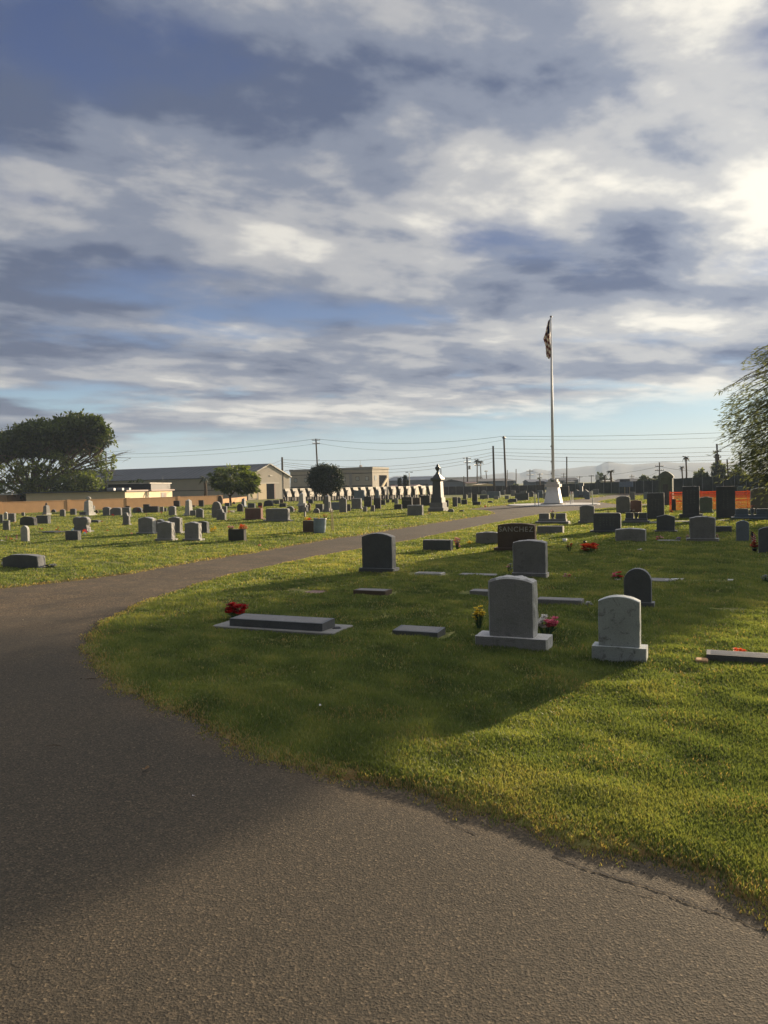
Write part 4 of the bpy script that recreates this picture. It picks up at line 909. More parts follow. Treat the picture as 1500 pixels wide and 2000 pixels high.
co = np.empty((n, 5, 3), np.float32)
co[:, 0] = np.stack([bx-dx*wid, by-dy*wid, z0], 1); co[:, 1] = np.stack([bx+dx*wid, by+dy*wid, z0], 1)
co[:, 2] = np.stack([bx+dx*wid*.8+lx*.35, by+dy*wid*.8+ly*.35, z0+hgt*.6], 1); co[:, 3] = np.stack([bx-dx*wid*.8+lx*.35, by-dy*wid*.8+ly*.35, z0+hgt*.6], 1)
co[:, 4] = np.stack([bx+lx, by+ly, z0+hgt], 1)
me = bpy.data.meshes.new('grass'); me.vertices.add(n*5); me.vertices.foreach_set('co', co.ravel())
base = np.arange(n, dtype=np.int32)[:, None]*5
lp = (base+np.array([0, 1, 2, 3, 3, 2, 4], np.int32)[None, :]).ravel()
me.loops.add(n*7); me.loops.foreach_set('vertex_index', lp); me.polygons.add(n*2)
ls = (np.arange(n, dtype=np.int32)[:, None]*7+np.array([0, 4], np.int32)[None, :]).ravel(); me.polygons.foreach_set('loop_start', ls)
me.update(calc_edges=True)
tint = np.clip(.18+.55*patch*.8+RNG.normal(0, .10, n), 0, .78); isdry = (RNG.uniform(0, 1, n) < .012+.14*dry+.55*np.clip(1-sd/.35, 0, 1)); tint = np.where(isdry, RNG.uniform(.85, 1, n), tint)
at2 = me.attributes.new('tint', 'FLOAT', 'POINT'); at2.data.foreach_set('value', np.repeat(tint, 5).astype(np.float32))
m, t, b, o = nt('grass_blade')
aa = N(t, 'ShaderNodeAttribute', attribute_name='tint')
col = ramp(t, aa.outputs['Fac'], [(0, (.07, .105, .048)), (.4, (.15, .20, .075)), (.75, (.28, .30, .12)), (.85, (.38, .33, .17)), (1, (.34, .25, .13))])
t.links.new(col, b.inputs['Base Color']); b.inputs['Roughness'].default_value = .55; b.inputs['Specular IOR Level'].default_value = .3
tr = N(t, 'ShaderNodeBsdfTranslucent'); t.links.new(mixc(t, 1., col, (1.5, 1.4, .6), 'MULTIPLY'), tr.inputs[0])
mx = N(t, 'ShaderNodeMixShader'); mx.inputs[0].default_value = .45; t.links.new(b.outputs[0], mx.inputs[1]); t.links.new(tr.outputs[0], mx.inputs[2]); t.links.new(mx.outputs[0], o.inputs[0])
me.materials.append(m); g = bpy.data.objects.new('grass', me); C.objects.link(g); tag(g, 'short green lawn grass with dry yellow patches', 'grass', kind='stuff')
# ------------------------------------------------------------------ litter
k_ = 60000; gx_ = RNG.uniform(-13, 9, k_); gy_ = 3.2+14.5*RNG.uniform(0, 1, k_)**1.3; gs_ = road_sd(gx_, gy_)
kp = (gs_ < -.01) & (RNG.uniform(0, 1, k_) < np.where(gs_ > -.28, .9*np.exp(gs_/.11), .002)+np.clip((gy_+.25*gx_-10.5)/6, 0, .25)); gx_, gy_, gs_ = gx_[kp], gy_[kp], gs_[kp]; n = len(gx_)
sz = RNG.uniform(.002, .006, n)*(1+gy_/18); th = RNG.uniform(0, 6.283, n); zz_ = .012*wsum(W2, gx_, gy_)*np.clip(-gs_, 0, 1)
oc = np.array([[1, 0, .3], [0, .8, .35], [-1, .1, .3], [0, -.9, .3], [0, 0, .9], [.1, 0, -.3]])
co = oc[None]*sz[:, None, None]*RNG.uniform(.6, 1.3, (n, 6, 1)); cx_ = co[..., 0]*np.cos(th)[:, None]-co[..., 1]*np.sin(th)[:, None]; cy_ = co[..., 0]*np.sin(th)[:, None]+co[..., 1]*np.cos(th)[:, None]
co = np.stack([cx_+gx_[:, None], cy_+gy_[:, None], co[..., 2]+zz_[:, None]], -1).astype(np.float32)
me = bpy.data.meshes.new('loose_gravel'); me.vertices.add(n*6); me.vertices.foreach_set('co', co.ravel())
tri = np.array([0,1,4, 1,2,4, 2,3,4, 3,0,4, 1,0,5, 2,1,5, 3,2,5, 0,3,5], np.int32); me.loops.add(n*24); me.loops.foreach_set('vertex_index', (np.arange(n, dtype=np.int32)[:, None]*6+tri[None]).ravel())
me.polygons.add(n*8); me.polygons.foreach_set('loop_start', np.arange(0, n*24, 3, dtype=np.int32)); me.update(calc_edges=True); a_ = me.attributes.new('tint', 'FLOAT', 'POINT'); a_.data.foreach_set('value', np.repeat(RNG.uniform(0, 1, n), 6).astype(np.float32))
m, t, b, o = nt('gravel_stone'); aa = N(t, 'ShaderNodeAttribute', attribute_name='tint'); t.links.new(ramp(t, aa.outputs['Fac'], [(0, (.03, .025, .02)), (.5, (.11, .085, .06)), (.85, (.22, .16, .10)), (1, (.42, .36, .28))]), b.inputs['Base Color']); b.inputs['Roughness'].default_value = .9
me.materials.append(m); o = bpy.data.objects.new('loose_gravel', me); C.objects.link(o); tag(o, 'loose gravel and grit scattered along the asphalt edge', 'gravel', kind='stuff')
def leafy(px, py, size, mat, label, name, cat, seed, P=None):
    rg = random.Random(seed); P = P or gr(px, py); m = MB()
    k = 5
    for i in range(k):
        a = rg.uniform(0, 6.28); l = size*rg.uniform(.5, 1); c = Vector((math.cos(a), math.sin(a), rg.uniform(.05, .5))); s = Vector((-math.sin(a), math.cos(a), rg.uniform(-.3, .3)))*.35
        p = Vector((0, 0, .006)); m.add([p, p+c*l*.5+s*l, p+c*l, p+c*l*.5-s*l], [(0, 1, 2), (0, 2, 3)])
    ob = m.build(name, mat, None, P+Vector((0, 0, .004))); return tag(ob, label, cat)
leafy(284,1505,.045,'dry_leaf','curled dry leaf on the shaded asphalt','dry_leaf','leaf',1)
leafy(378,1556,.014,'paper','tiny pale chip on the asphalt below the curled leaf','paper_scrap','scrap',2)
pp = gr(625,1392); pp.z = .06; leafy(0,0,.05,'paper','crumpled white paper scrap on the shaded grass','paper_scrap','scrap',3,pp)
rg = random.Random(4); P = gr(985,1500); P.z = .03; m = MB()
for i in range(70):
    a = rg.uniform(0, 6.28); q = rg.uniform(0, .06); p = Vector((q*math.cos(a), q*.7*math.sin(a), rg.uniform(.0, .03))); d = Vector((rg.uniform(-1, 1), rg.uniform(-1, 1), rg.uniform(0, 1)))*.05; s = Vector((d.y, -d.x, 0))*.12
    m.add([p-s, p+s, p+d], [(0, 1, 2)])
tag(m.build('dry_clump', 'straw', None, P), 'clump of dried brown grass clippings on the sunny lawn', 'clump')
for i, (px, py, l) in enumerate(((105,1458,'long thin twig on the shaded asphalt'), (178,1327,'dark twig at the lawn edge in the bend'))):
    P = gr(px, py); tag(MB().tube([(-.07, 0, .006), (0, .01, .012), (.07, -.005, .006)], [.003, .004, .002], 5).build('twig', 'bark', None, P), l, 'twig')
# ------------------------------------------------------------------ trees
def foliage(name, parent, P0, clumps, nper, leaf, mat, seed, droop=0., out=None, aspect=.45, tintb=0):
    """clumps: (center, (rx,ry,rz)); leaves scattered in sub-clumps"""
    r = np.random.default_rng(seed); cs = []; T = []
    for (c, rad), k in zip(clumps, nper):
        nc = max(3, k//28); sub = r.normal(0, 1, (nc, 3)); sub /= np.linalg.norm(sub, axis=1)[:, None]; sub *= (r.uniform(.25, 1, nc)**.45)[:, None]
        who = r.integers(0, nc, k); off = r.normal(0, 1, (k, 3))*(.11+.0*r.uniform(0, 1, (k, 1)))
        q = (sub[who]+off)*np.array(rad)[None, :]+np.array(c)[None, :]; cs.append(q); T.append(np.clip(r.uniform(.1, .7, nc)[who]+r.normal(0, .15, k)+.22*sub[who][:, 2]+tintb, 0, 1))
    q = np.concatenate(cs); tint = np.concatenate(T); k = len(q)
    d = r.normal(0, 1, (k, 3)); d /= np.linalg.norm(d, axis=1)[:, None]
    if droop:
        cen = np.array(out if out is not None else P0); o_ = q-cen[None, :]; o_[:, 2] *= .3; o_ /= np.linalg.norm(o_, axis=1)[:, None]+1e-6; d = d*.45+o_*1.0; d[:, 2] -= droop; d /= np.linalg.norm(d, axis=1)[:, None]
    s = np.cross(d, r.normal(0, 1, (k, 3))); s /= np.linalg.norm(s, axis=1)[:, None]
    L = leaf*r.uniform(.6, 1.35, k)[:, None]; q = q-np.array(P0)[None, :]
    co = np.stack([q, q+d*L*.5+s*L*aspect*.5, q+d*L, q+d*L*.5-s*L*aspect*.5], 1).astype(np.float32)
    me = bpy.data.meshes.new(name); me.vertices.add(k*4); me.vertices.foreach_set('co', co.ravel()); me.loops.add(k*4); me.loops.foreach_set('vertex_index', np.arange(k*4, dtype=np.int32))
    me.polygons.add(k); me.polygons.foreach_set('loop_start', np.arange(0, k*4, 4, dtype=np.int32)); me.update(calc_edges=True)
    a = me.attributes.new('tint', 'FLOAT', 'POINT'); a.data.foreach_set('value', np.repeat(tint, 4).astype(np.float32)); me.materials.append(MAT[mat])
    o = bpy.data.objects.new(name, me); C.objects.link(o); o.parent = parent; return o
def limb(m, a, b, r0, r1, rg, bend=.12, k=6):
    a = Vector(a); b = Vector(b); L = (b-a).length; pts = [a]; off = Vector((rg.uniform(-1, 1), rg.uniform(-1, 1), rg.uniform(.2, 1)))*bend*L
    for i in range(1, k+1): t = i/k; pts.append(a.lerp(b, t)+off*math.sin(math.pi*t)*.6+Vector((rg.uniform(-1, 1), rg.uniform(-1, 1), rg.uniform(-1, 1)))*L*.018*(i < k))
    m.tube(pts, [r0+(r1-r0)*(i/k)**.8 for i in range(k+1)], 7); return pts
def clump_px(px, py, rx, ry, Y, dy=0, ky=1.): 
    p = at(px, py, Y+dy); s = Y/F; return (tuple(p), (rx*s, max(rx, ry)*s*ky, ry*s))
# big spreading tree on the left
Y = 118; P = gx(62, Y); root = empty('spreading_tree', P, 0, 'broad flat-topped dark tree beyond the tan wall at the left', 'tree', 'trees beyond the cemetery')
cl = [clump_px(*c, Y, dy) for c, dy in (((5,872,55,27),0),((55,858,55,28),1),((100,848,52,30),-1),((148,836,48,26),1),((178,850,36,34),0),((-50,885,55,28),0),((120,868,60,20),2),((75,880,50,16),0),((185,832,18,18),-2),((30,880,50,16),3))]
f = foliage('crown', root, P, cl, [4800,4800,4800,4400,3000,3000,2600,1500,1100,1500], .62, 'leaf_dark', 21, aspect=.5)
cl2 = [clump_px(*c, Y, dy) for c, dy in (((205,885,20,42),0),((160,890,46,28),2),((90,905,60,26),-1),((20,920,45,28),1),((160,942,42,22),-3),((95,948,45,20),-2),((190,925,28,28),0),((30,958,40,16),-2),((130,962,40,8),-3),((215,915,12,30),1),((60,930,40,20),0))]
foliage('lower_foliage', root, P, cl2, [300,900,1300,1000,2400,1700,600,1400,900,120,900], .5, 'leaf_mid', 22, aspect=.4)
rg = random.Random(9); m = MB(); m.tube([(0, 0, -.1), (0, 0, .8), (.2, 0, 1.8)], [1.15, .8, .72], 10)
for (ex, ey) in ((-60,905),(0,890),(30,878),(60,870),(90,868),(120,872),(150,862),(175,868),(200,880),(215,905),(150,925),(180,945),(15,935),(205,860),(110,940)):
    e = at(ex, ey, Y+rg.uniform(-4, 4))-P; pts = limb(m, (rg.uniform(-.3, .3), 0, 1.5), e, .34, .07, rg, .12)
    for j in range(9):
        p0 = pts[rg.randint(2, 6)]; q = e*rg.uniform(.75, 1.05)+Vector((rg.uniform(-3.2, 3.2), rg.uniform(-3, 3), rg.uniform(-1.6, 2.2))); pl = limb(m, p0, q, .085, .02, rg, .15, 4)
        for z in range(3): limb(m, pl[rg.randint(1, 4)], q+Vector((rg.uniform(-1.8, 1.8), rg.uniform(-1, 1), rg.uniform(-1.2, 1.2))), .035, .012, rg, .2, 3)
m.build('trunk', 'bark', root, smooth=True)
# leafy tree and the clipped round tree inside the lawn
def small_tree(px, yb, clumps, counts, leaf, mat, label, name, tr, seed, limbs, asp=.4, droop=0, trunkmat='bark'):
    P = gr(px, yb); Y = P.y; root = empty(name, P, 0, label, 'tree', 'trees inside the cemetery')
    cl = [clump_px(*c, Y) for c in clumps]; foliage('crown', root, P, cl, counts, leaf, mat, seed, droop, at(px, clumps[0][1], Y), asp)
    rg = random.Random(seed); m = MB(); h = (at(px, limbs[0][2], Y)-P).z
    m.tube([(0, 0, -.1), (.03, 0, h*.4), (0, 0, h)], [tr*1.3, tr, tr*.85], 8)
    for ex, ey, _ in limbs: limb(m, (0, 0, h*.9), at(ex, ey, Y+rg.uniform(-.6, .6))-P, tr*.6, .03, rg)
    m.build('trunk', trunkmat, root, smooth=True)
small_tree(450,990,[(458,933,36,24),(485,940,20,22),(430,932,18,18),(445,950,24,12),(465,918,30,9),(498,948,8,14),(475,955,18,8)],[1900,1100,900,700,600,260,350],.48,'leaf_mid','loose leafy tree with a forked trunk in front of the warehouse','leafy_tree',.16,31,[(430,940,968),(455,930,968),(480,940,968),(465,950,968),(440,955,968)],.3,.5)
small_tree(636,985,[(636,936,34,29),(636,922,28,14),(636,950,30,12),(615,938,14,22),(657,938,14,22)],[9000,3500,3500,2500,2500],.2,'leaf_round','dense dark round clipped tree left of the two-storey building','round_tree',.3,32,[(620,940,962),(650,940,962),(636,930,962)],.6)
# tree at the right edge, whose long shadow crosses the lawn and the road
P = Vector((24.4, 40.8, 0)); root = empty('drooping_tree', P, 0, 'large feathery drooping tree at the right edge', 'tree', 'trees inside the cemetery')
cl = []; rg = random.Random(5)
def cc(dx, dy, z, rx, ry, rz): return ((P.x+dx, P.y+dy, z), (rx, ry, rz))
cl = [cc(0,0,6.2,3.3,3.3,3.6), cc(.1,0,9.9,2.9,2.6,2.4), cc(-.2,.2,3.2,3.6,3.6,1.7), cc(-2.2,-.3,5.6,1.9,2.2,1.9), cc(-2.0,-.6,7.6,1.3,1.8,1.2), cc(2.4,.4,6,1.9,2.2,2.4), cc(-2.6,.4,3.8,1.3,1.8,1.5), cc(-1.2,-1.6,2.0,2.2,2,1.2), cc(1.4,1.2,1.9,2.6,2.2,1.3), cc(-2.6,2.2,4,2,2,2.6), cc(-3.2,3.2,5.2,1.6,1.6,3.), cc(-4.3,0,5.3,2.1,2.2,1.8), cc(-3.0,.3,8.3,1.6,1.8,1.3), cc(-3.9,0,3.3,1.7,1.8,1.2), cc(3.6,-.6,4.6,1.5,1.6,2.6), cc(3.0,0,8.4,1.6,1.6,1.4), cc(3.2,0,6.2,1.8,1.8,1.6)]
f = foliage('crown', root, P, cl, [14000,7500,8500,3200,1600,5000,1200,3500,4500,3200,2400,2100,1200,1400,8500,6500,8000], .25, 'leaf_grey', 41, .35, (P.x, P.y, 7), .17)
m = MB(); m.tube([(0, 0, -.1), (0, 0, 1.2), (.1, 0, 5), (0, .1, 10)], [.5, .38, .26, .05], 9)
fr = MB(); rr = np.random.default_rng(8); sprays = []
for i in range(230):
    a = rg.uniform(0, 6.283); z = rg.uniform(2.2, 10.2); Rr = (5.2-1.1*math.cos(a))*math.sqrt(max(.08, 1-((z-5)/6.6)**2))*rg.uniform(.72, 1.12)
    d = Vector((math.cos(a), math.sin(a), 0)); s = Vector((0, 0, z+.3)); e = d*Rr+Vector((0, 0, z-.4-rg.uniform(0, .8))); mid = d*Rr*.6+Vector((0, 0, z+.35)); pts = [s, mid*.5+s*.5, mid, mid.lerp(e, .55)+Vector((0, 0, .1)), e]; m.tube(pts, [.05, .04, .03, .018, .008], 5)
    for k in range(44):
        t = rg.uniform(.35, 1.02); seg = min(3, int(t*4)); p = pts[seg].lerp(pts[seg+1], min(1, t*4-seg)); dd = (d*rg.uniform(.5, 1)+Vector((rg.uniform(-.7, .7), rg.uniform(-.7, .7), rg.uniform(-.9, .1)))).normalized()*rg.uniform(.16, .36); sd2 = dd.cross(Vector((rg.uniform(-1, 1), rg.uniform(-1, 1), 1))).normalized()*.024
        fr.add([p, p+dd*.5+sd2, p+dd, p+dd*.5-sd2], [(0, 1, 2, 3)])
m.build('trunk', 'bark', root, smooth=True); o = fr.build('sprays', 'leaf_grey', root)
a = o.data.attributes.new('tint', 'FLOAT', 'POINT'); a.data.foreach_set('value', np.repeat(rr.uniform(.1, .8, len(fr.v)//4), 4).astype(np.float32))
# distant bushes and trees
def far_tree(px, yt, Y, w, label, mat='leaf_dark', name='far_tree', seed=1, n=900, conif=False):
    P = gx(px, Y); ztop = at(px, yt, Y).z; s = Y/F; root = empty(name, P, 0, label, 'tree', 'trees beyond the cemetery')
    if conif: cl = [((P.x, P.y, ztop*(.25+.18*i)), (w*s*.5*(1-.2*i), w*s*.5*(1-.2*i), ztop*.14)) for i in range(5)]
    else: cl = [((P.x, P.y, ztop*.72), (w*s*.5, w*s*.45, ztop*.28)), ((P.x-w*s*.2, P.y, ztop*.5), (w*s*.35, w*s*.35, ztop*.25)), ((P.x+w*s*.22, P.y, ztop*.52), (w*s*.3, w*s*.35, ztop*.25))]
    foliage('crown', root, P, cl, [n//len(cl)]*len(cl), max(.5, 1.6*s*2), mat, seed, aspect=.6)
    MB().tube([(0, 0, 0), (0, 0, ztop*.7)], [.12+.002*Y*.5, .08], 6).build('trunk', 'bark', root)
far_tree(1173,923,230,15,'round dark tree beside the white tank sign',seed=2)
far_tree(1259,930,180,20,'low round tree above the slatted fence left of the tomb house',seed=3,n=1500); far_tree(1281,931,180,16,'small round bush tree touching the tomb house',seed=4)
far_tree(1372,916,150,30,'rounded grey-green tree beyond the orange netting','leaf_grey',seed=5,n=1800); far_tree(1403,902,150,24,'pointed tree in front of the right palm','leaf_grey',seed=6,n=1800)
far_tree(1440,916,140,30,'dense tree at the foot of the drooping tree','leaf_grey',seed=14,n=1800)
far_tree(781,936,170,6,'thin dark conifer behind the bins','leaf_round','conifer_tree',7,500,True); far_tree(792,934,170,18,'wide dark conifer behind the bins','leaf_round','conifer_tree',8,900,True)
far_tree(1052,934,260,14,'tiny shrub tree left of the flagpole pedestal',seed=9,n=400); far_tree(265,931,138,26,'dark bush rising behind the cream building',seed=10,n=900)
far_tree(1005,945,240,14,'small dark bush at the end of the blue shed',seed=12,n=400); far_tree(1186,933,260,30,'low dark shrub row beyond the billboard',seed=13,n=800)
def palm(px, yt, Y, frond, label, skirt=False, n=18, tr=.18, group='palm trees'):
    P = gx(px, Y); zt = at(px, yt, Y).z; s = Y/F; fl = frond*s; root = empty('palm_tree', P, 0, label, 'palm tree', group); rg = random.Random(px)
    z0 = zt-fl*.5; MB().tube([(0, 0, 0), (.15, 0, z0*.5), (0, 0, z0)], [tr*1.3, tr, tr*.9], 7).build('trunk', 'bark', root); m = MB()
    for i in range(n):
        a = 6.283*i/n+rg.uniform(-.1, .1); up_ = rg.uniform(.05, .9); prev = Vector((0, 0, z0)); w = fl*.17
        d = Vector((math.cos(a), math.sin(a), 0)); sd3 = Vector((-d.y, d.x, 0))
        pts = [Vector((0, 0, z0))+d*fl*t+Vector((0, 0, fl*(up_*t*1.1-1.1*t*t*(.6+.5*(1-up_))))) for t in (0, .25, .5, .75, 1)]; ww = [w*.3, w, w, w*.7, .02]
        for j in range(4):
            m.add([pts[j]-sd3*ww[j]-Vector((0, 0, ww[j]*.8)), pts[j], pts[j+1], pts[j+1]-sd3*ww[j+1]-Vector((0, 0, ww[j+1]*.8))], [(0, 1, 2, 3)]); m.add([pts[j]+sd3*ww[j]-Vector((0, 0, ww[j]*.8)), pts[j], pts[j+1], pts[j+1]+sd3*ww[j+1]-Vector((0, 0, ww[j+1]*.8))], [(3, 2, 1, 0)])
    o = m.build('fronds', 'leaf_palm', root); a_ = o.data.attributes.new('tint', 'FLOAT', 'POINT'); a_.data.foreach_set('value', [rg.random()*.6 for _ in m.v])
    if skirt:
        m = MB()
        for i in range(26):
            a = rg.uniform(0, 6.283); zz = z0-rg.uniform(0, fl*1.1); m.add([(0, 0, zz), (math.cos(a)*fl*.42, math.sin(a)*fl*.42, zz-fl*.25), (math.cos(a+.5)*fl*.4, math.sin(a+.5)*fl*.4, zz-fl*.3)], [(0, 1, 2)])
        m.build('dead_skirt', 'straw', root)
palm(932,895,300,7.5,'left of the twin tall thin palms',True,14); palm(939,897,300,7.5,'right of the twin tall thin palms',True,14)
palm(1340,889,170,8,'tall palm with a shaggy skirt beyond the orange netting',True,16); palm(1332,909,200,6.5,'shorter palm beside the shaggy tall one',True,12)
palm(1193,916,160,9,'feathery palm with arching fronds near the billboard',n=12,tr=.22); palm(1181,925,165,7,'smaller feathery palm beside the arching one',n=10)
palm(1401,884,165,7,'palm with a thick shaggy trunk beside the utility pole',True,16,.5); palm(1446,880,165,8,'palm half hidden behind the drooping tree',True,16)
palm(401,927,125,13,'dim palm in front of the warehouse wall',n=14,tr=.25); palm(1054,931,200,5,'tiny palm above the shed left of the pedestal',n=10)
# ------------------------------------------------------------------ flagpole
P = gr(1081, 986.5); Y = P.y; s = Y/F; zz = lambda y: at(1081, y, Y).z
root = empty('flagpole', P, YAW, 'tall white flagpole on a tapered white pedestal', 'flagpole')
m = MB(); b0 = 42*s; m.box(-b0/2, b0/2, -b0/2, b0/2, .05, zz(982.5), .01); m.build('step', 'concrete', root)
m = MB(); m.frustum(31*s, 31*s, zz(982.5), 21*s, 21*s, zz(951)); m.build('pedestal', 'paint_white', root)
m = MB(); m.box(-14*s, 14*s, -14*s, 14*s, zz(951), zz(945.5), .01); m.box(-11*s, 11*s, -11*s, 11*s, zz(945.5), zz(941), .01); m.box(-8.5*s, 8.5*s, -8.5*s, 8.5*s, zz(941), zz(936), .01); m.build('cornice', 'paint_offwhite', root)
zt = at(1071, 621, Y).z; zb = zz(936)
m = MB(); m.tube([(0, 0, zb), (0, 0, zb+(zt-zb)*.45), (0, 0, zt)], [3.0*s, 2.3*s, 1.2*s], 14); m.build('pole', 'paint_white', root, smooth=True)
MB().lathe([(.01, zt-.02), (1.4*s, zt+.5*s), (2.2*s, zt+2.2*s), (1.9*s, zt+3.4*s), (.9*s, zt+4.3*s), (.01, zt+4.5*s)], 14).build('ball', 'metal_dark', root, smooth=True)
for z in (zz(926), zz(873), zz(903)): MB().box(-4.2*s, -2*s, -.04, .04, z, z+.14, .01).build('cleat', 'metal_dark', root)
MB().box(-.14, .14, -8.8*s-.01, -8.7*s+.02, zz(943)+.02, zz(938)).build('plaque', 'plastic_green', root)
MB().tube([(-2.6*s, -.03, zb+.4), (-2.2*s, -.03, zt)], [.008, .008], 5).build('halyard', 'wire_black', root)
# limp flag
nx, nz = 16, 26; top = zt-1.5*s; hang = 78*s; Wf = 11*s; vs = []
for i in range(nx+1):
    for j in range(nz+1):
        u = i/nx; v = j/nz
        prof = (.35+.9*min(v/.5, 1)-.75*max(0, (v-.5)/.5)*1.0+.25*math.sin(v*17)*.3*v); x = -(Wf*u*prof)-1.5*s+(-2.5*s*max(0, v-.8)/.2*u)
        z = top-hang*(v*.97+u*.05*(1-v)+.03*math.sin(u*7+v*5)*v); y = .22*math.sin(u*15+v*4)*prof+.1*math.sin(v*14)
        vs.append((x, y, z))
fs = []; mi = []
for i in range(nx):
    for j in range(nz):
        a0 = i*(nz+1)+j; fs.append((a0, a0+1, a0+nz+2, a0+nz+1)); st = int(j/nz*13+i/nx*3.0); mi.append(2 if (j < nz*.36 and i < nx*.6) else st % 2)
fl = link('flag', vs, fs, None, None, None, True); fl.location = P; fl.rotation_euler = (0, 0, R(-6)); tag(fl, 'limp striped national flag hanging from the top of the flagpole', 'flag')
for c in ('dark_red', 'white', 'navy'): flower_mat(c); fl.data.materials.append(MAT['petal_'+c])
fl.data.polygons.foreach_set('material_index', mi); sf = fl.modifiers.new('solid', 'SOLIDIFY'); sf.thickness = .006
def post(px, yb, yt, r, label, lean=0, Y=None):
    P = gr(px, yb); h = at(px, yt, P.y).z; root = empty('white_post', P, 0, label, 'post', 'thin white posts around the flagpole')
    MB().tube([(0, 0, 0), (lean, 0, h)], [r, r*.85], 8).build('stake', 'paint_white', root); MB().lathe([(r*3, 0), (r*3, .04), (r, .08)], 10).build('foot', 'concrete', root)
post(1045,989,962,.045,'outer thin white post left of the pedestal'); post(1052,989,962,.045,'inner thin white post left of the pedestal')
post(1115,987,960,.045,'left of two thin white posts right of the pedestal'); post(1119,985,960,.045,'right of two thin white posts right of the pedestal')
post(1160,1014,958,.035,'tall leaning white stake in front of the wide dark headstone',-.1)
# ------------------------------------------------------------------ boundary wall, netting, fences
def wallseg(A, B, h, th, mat, name, parent=None, cap=0, z0=0):
    A = Vector(A); B = Vector(B); d = (B-A); L = d.length; a = math.atan2(d.y, d.x); m = MB(); m.box(0, L, 0, th, z0-.1 if z0 == 0 else z0, h)
    return m.build(name, mat, parent, A if parent is None else A-parent.location, rotz=a), a, L
A = gx(-90, 78); A2 = gr(0, 1006); B2 = gr(436, 986)
dW = (B2-A2); A = A2-dW*.25; root = empty('boundary_wall', A, math.atan2(dW.y, dW.x), 'low sunlit tan boundary wall behind the left graves', 'wall'); L = (B2-A).length
MB().box(0, L, 0, .25, -.1, 1.30).build('wall', 'tan_wall', root); MB().box(0, L, -.03, .28, 1.30, 1.37).build('cap', 'tan_wall', root)
for t_ in (0.0, .2, .4, .6, .8, .985): MB().box(L*t_-.25, L*t_+.25, -.06, .31, -.1, 1.42).build('pier', 'tan_wall', root)
A = gr(436, 985); B_ = gx(482, 140); d = B_-A; root = empty('boundary_wall', A, math.atan2(d.y, d.x), 'short lower tan wall right of the leafy tree', 'wall'); MB().box(0, d.length, 0, .25, -.1, .75).build('wall', 'tan_wall', root); MB().box(0, d.length, -.02, .27, .75, .8).build('cap', 'tan_wall', root)
def fence(a, b, za, zb_, label, mat, n, name='slatted_fence'):
    A = gx(*a); B = gx(*b); d = B-A; L = d.length; root = empty(name, A, math.atan2(d.y, d.x), label, 'fence')
    m = MB(); k = int(L/.28)
    for i in range(k):
        x = L*i/k; h = za+(zb_-za)*i/k; m.add([(x+.01, 0, .02), (x+.24, 0, .02), (x+.24, .03, .02), (x+.01, .03, .02), (x+.01, 0, h), (x+.24, 0, h), (x+.24, .03, h), (x+.01, .03, h)], [(0, 3, 2, 1), (4, 5, 6, 7), (0, 1, 5, 4), (1, 2, 6, 5), (2, 3, 7, 6), (3, 0, 4, 7)])
    m.add([(0, .04, .02), (L, .04, .02), (L, .06, .02), (0, .06, .02), (0, .04, za-.1), (L, .04, zb_-.1), (L, .06, zb_-.1), (0, .06, za-.1)], [(0, 3, 2, 1), (4, 5, 6, 7), (0, 1, 5, 4), (1, 2, 6, 5), (2, 3, 7, 6), (3, 0, 4, 7)])
    m.build('slats', mat, root)
    for i in range(n+1):
        x = L*i/n; MB().tube([(x, -.04, 0), (x, -.04, za+(zb_-za)*i/n+.06)], [.04, .04], 6).build('post', 'metal_grey', root)
fence((848,165),(1064,150),1.75,1.75,'dark slatted fence running left of the flagpole pedestal','slat_brown',14)
fence((1086,150),(1292,125),1.8,2.2,'dark green slatted fence behind the billboard','slat_green',14)
fence((1300,118),(1560,92),2.35,2.9,'tall slatted fence behind the orange netting','slat_green',12)
# netting
def netting(a, b, h, label):
    A = gr(*a); B = gr(*b); d = B-A; L = d.length; root = empty('safety_netting', A, math.atan2(d.y, d.x), label, 'netting', 'orange netting behind the tall columns')
    m = MB(); rg = random.Random(3)
    k = 34
    for j in range(13):
        z = h*j/12; wz = .045 if j not in (0, 6, 12) else .09
        for i in range(k):
            x0, x1 = L*i/k, L*(i+1)/k; s0 = .03*math.sin(i*.8)+.0; s1 = .03*math.sin((i+1)*.8)
            m.add([(x0, s0, z), (x1, s1, z), (x1, s1, z+wz), (x0, s0, z+wz), (x0, s0+.006, z), (x1, s1+.006, z), (x1, s1+.006, z+wz), (x0, s0+.006, z+wz)], [(0, 1, 2, 3), (7, 6, 5, 4), (3, 2, 6, 7), (0, 4, 5, 1)])
    kk = int(L/.09)
    for i in range(kk): x = L*i/kk; y = .03*math.sin(x/L*k*.8); m.box(x, x+.022, y-.002, y+.008, 0, h+.05)
    m.build('mesh', 'net_orange', root)
    for i in range(4): x = L*i/3; MB().tube([(x, .05, 0), (x+(.1 if i == 1 else 0), .05, h+.15)], [.025, .025], 6).build('post', 'net_orange', root)
    if True: MB().tube([(0, -.03, h), (L*.35, -.03, h*.35)], [.02, .02], 6).build('brace', 'wood_pale', root)
netting((1309,999),(1400,997),1.30,'orange safety netting between the tomb house and the left tall column'); netting((1402,997),(1490,993),1.25,'orange safety netting right of the right tall column')
# ------------------------------------------------------------------ buildings
def framed(A, B): 
    d = B-A; return math.atan2(d.y, d.x), d.length
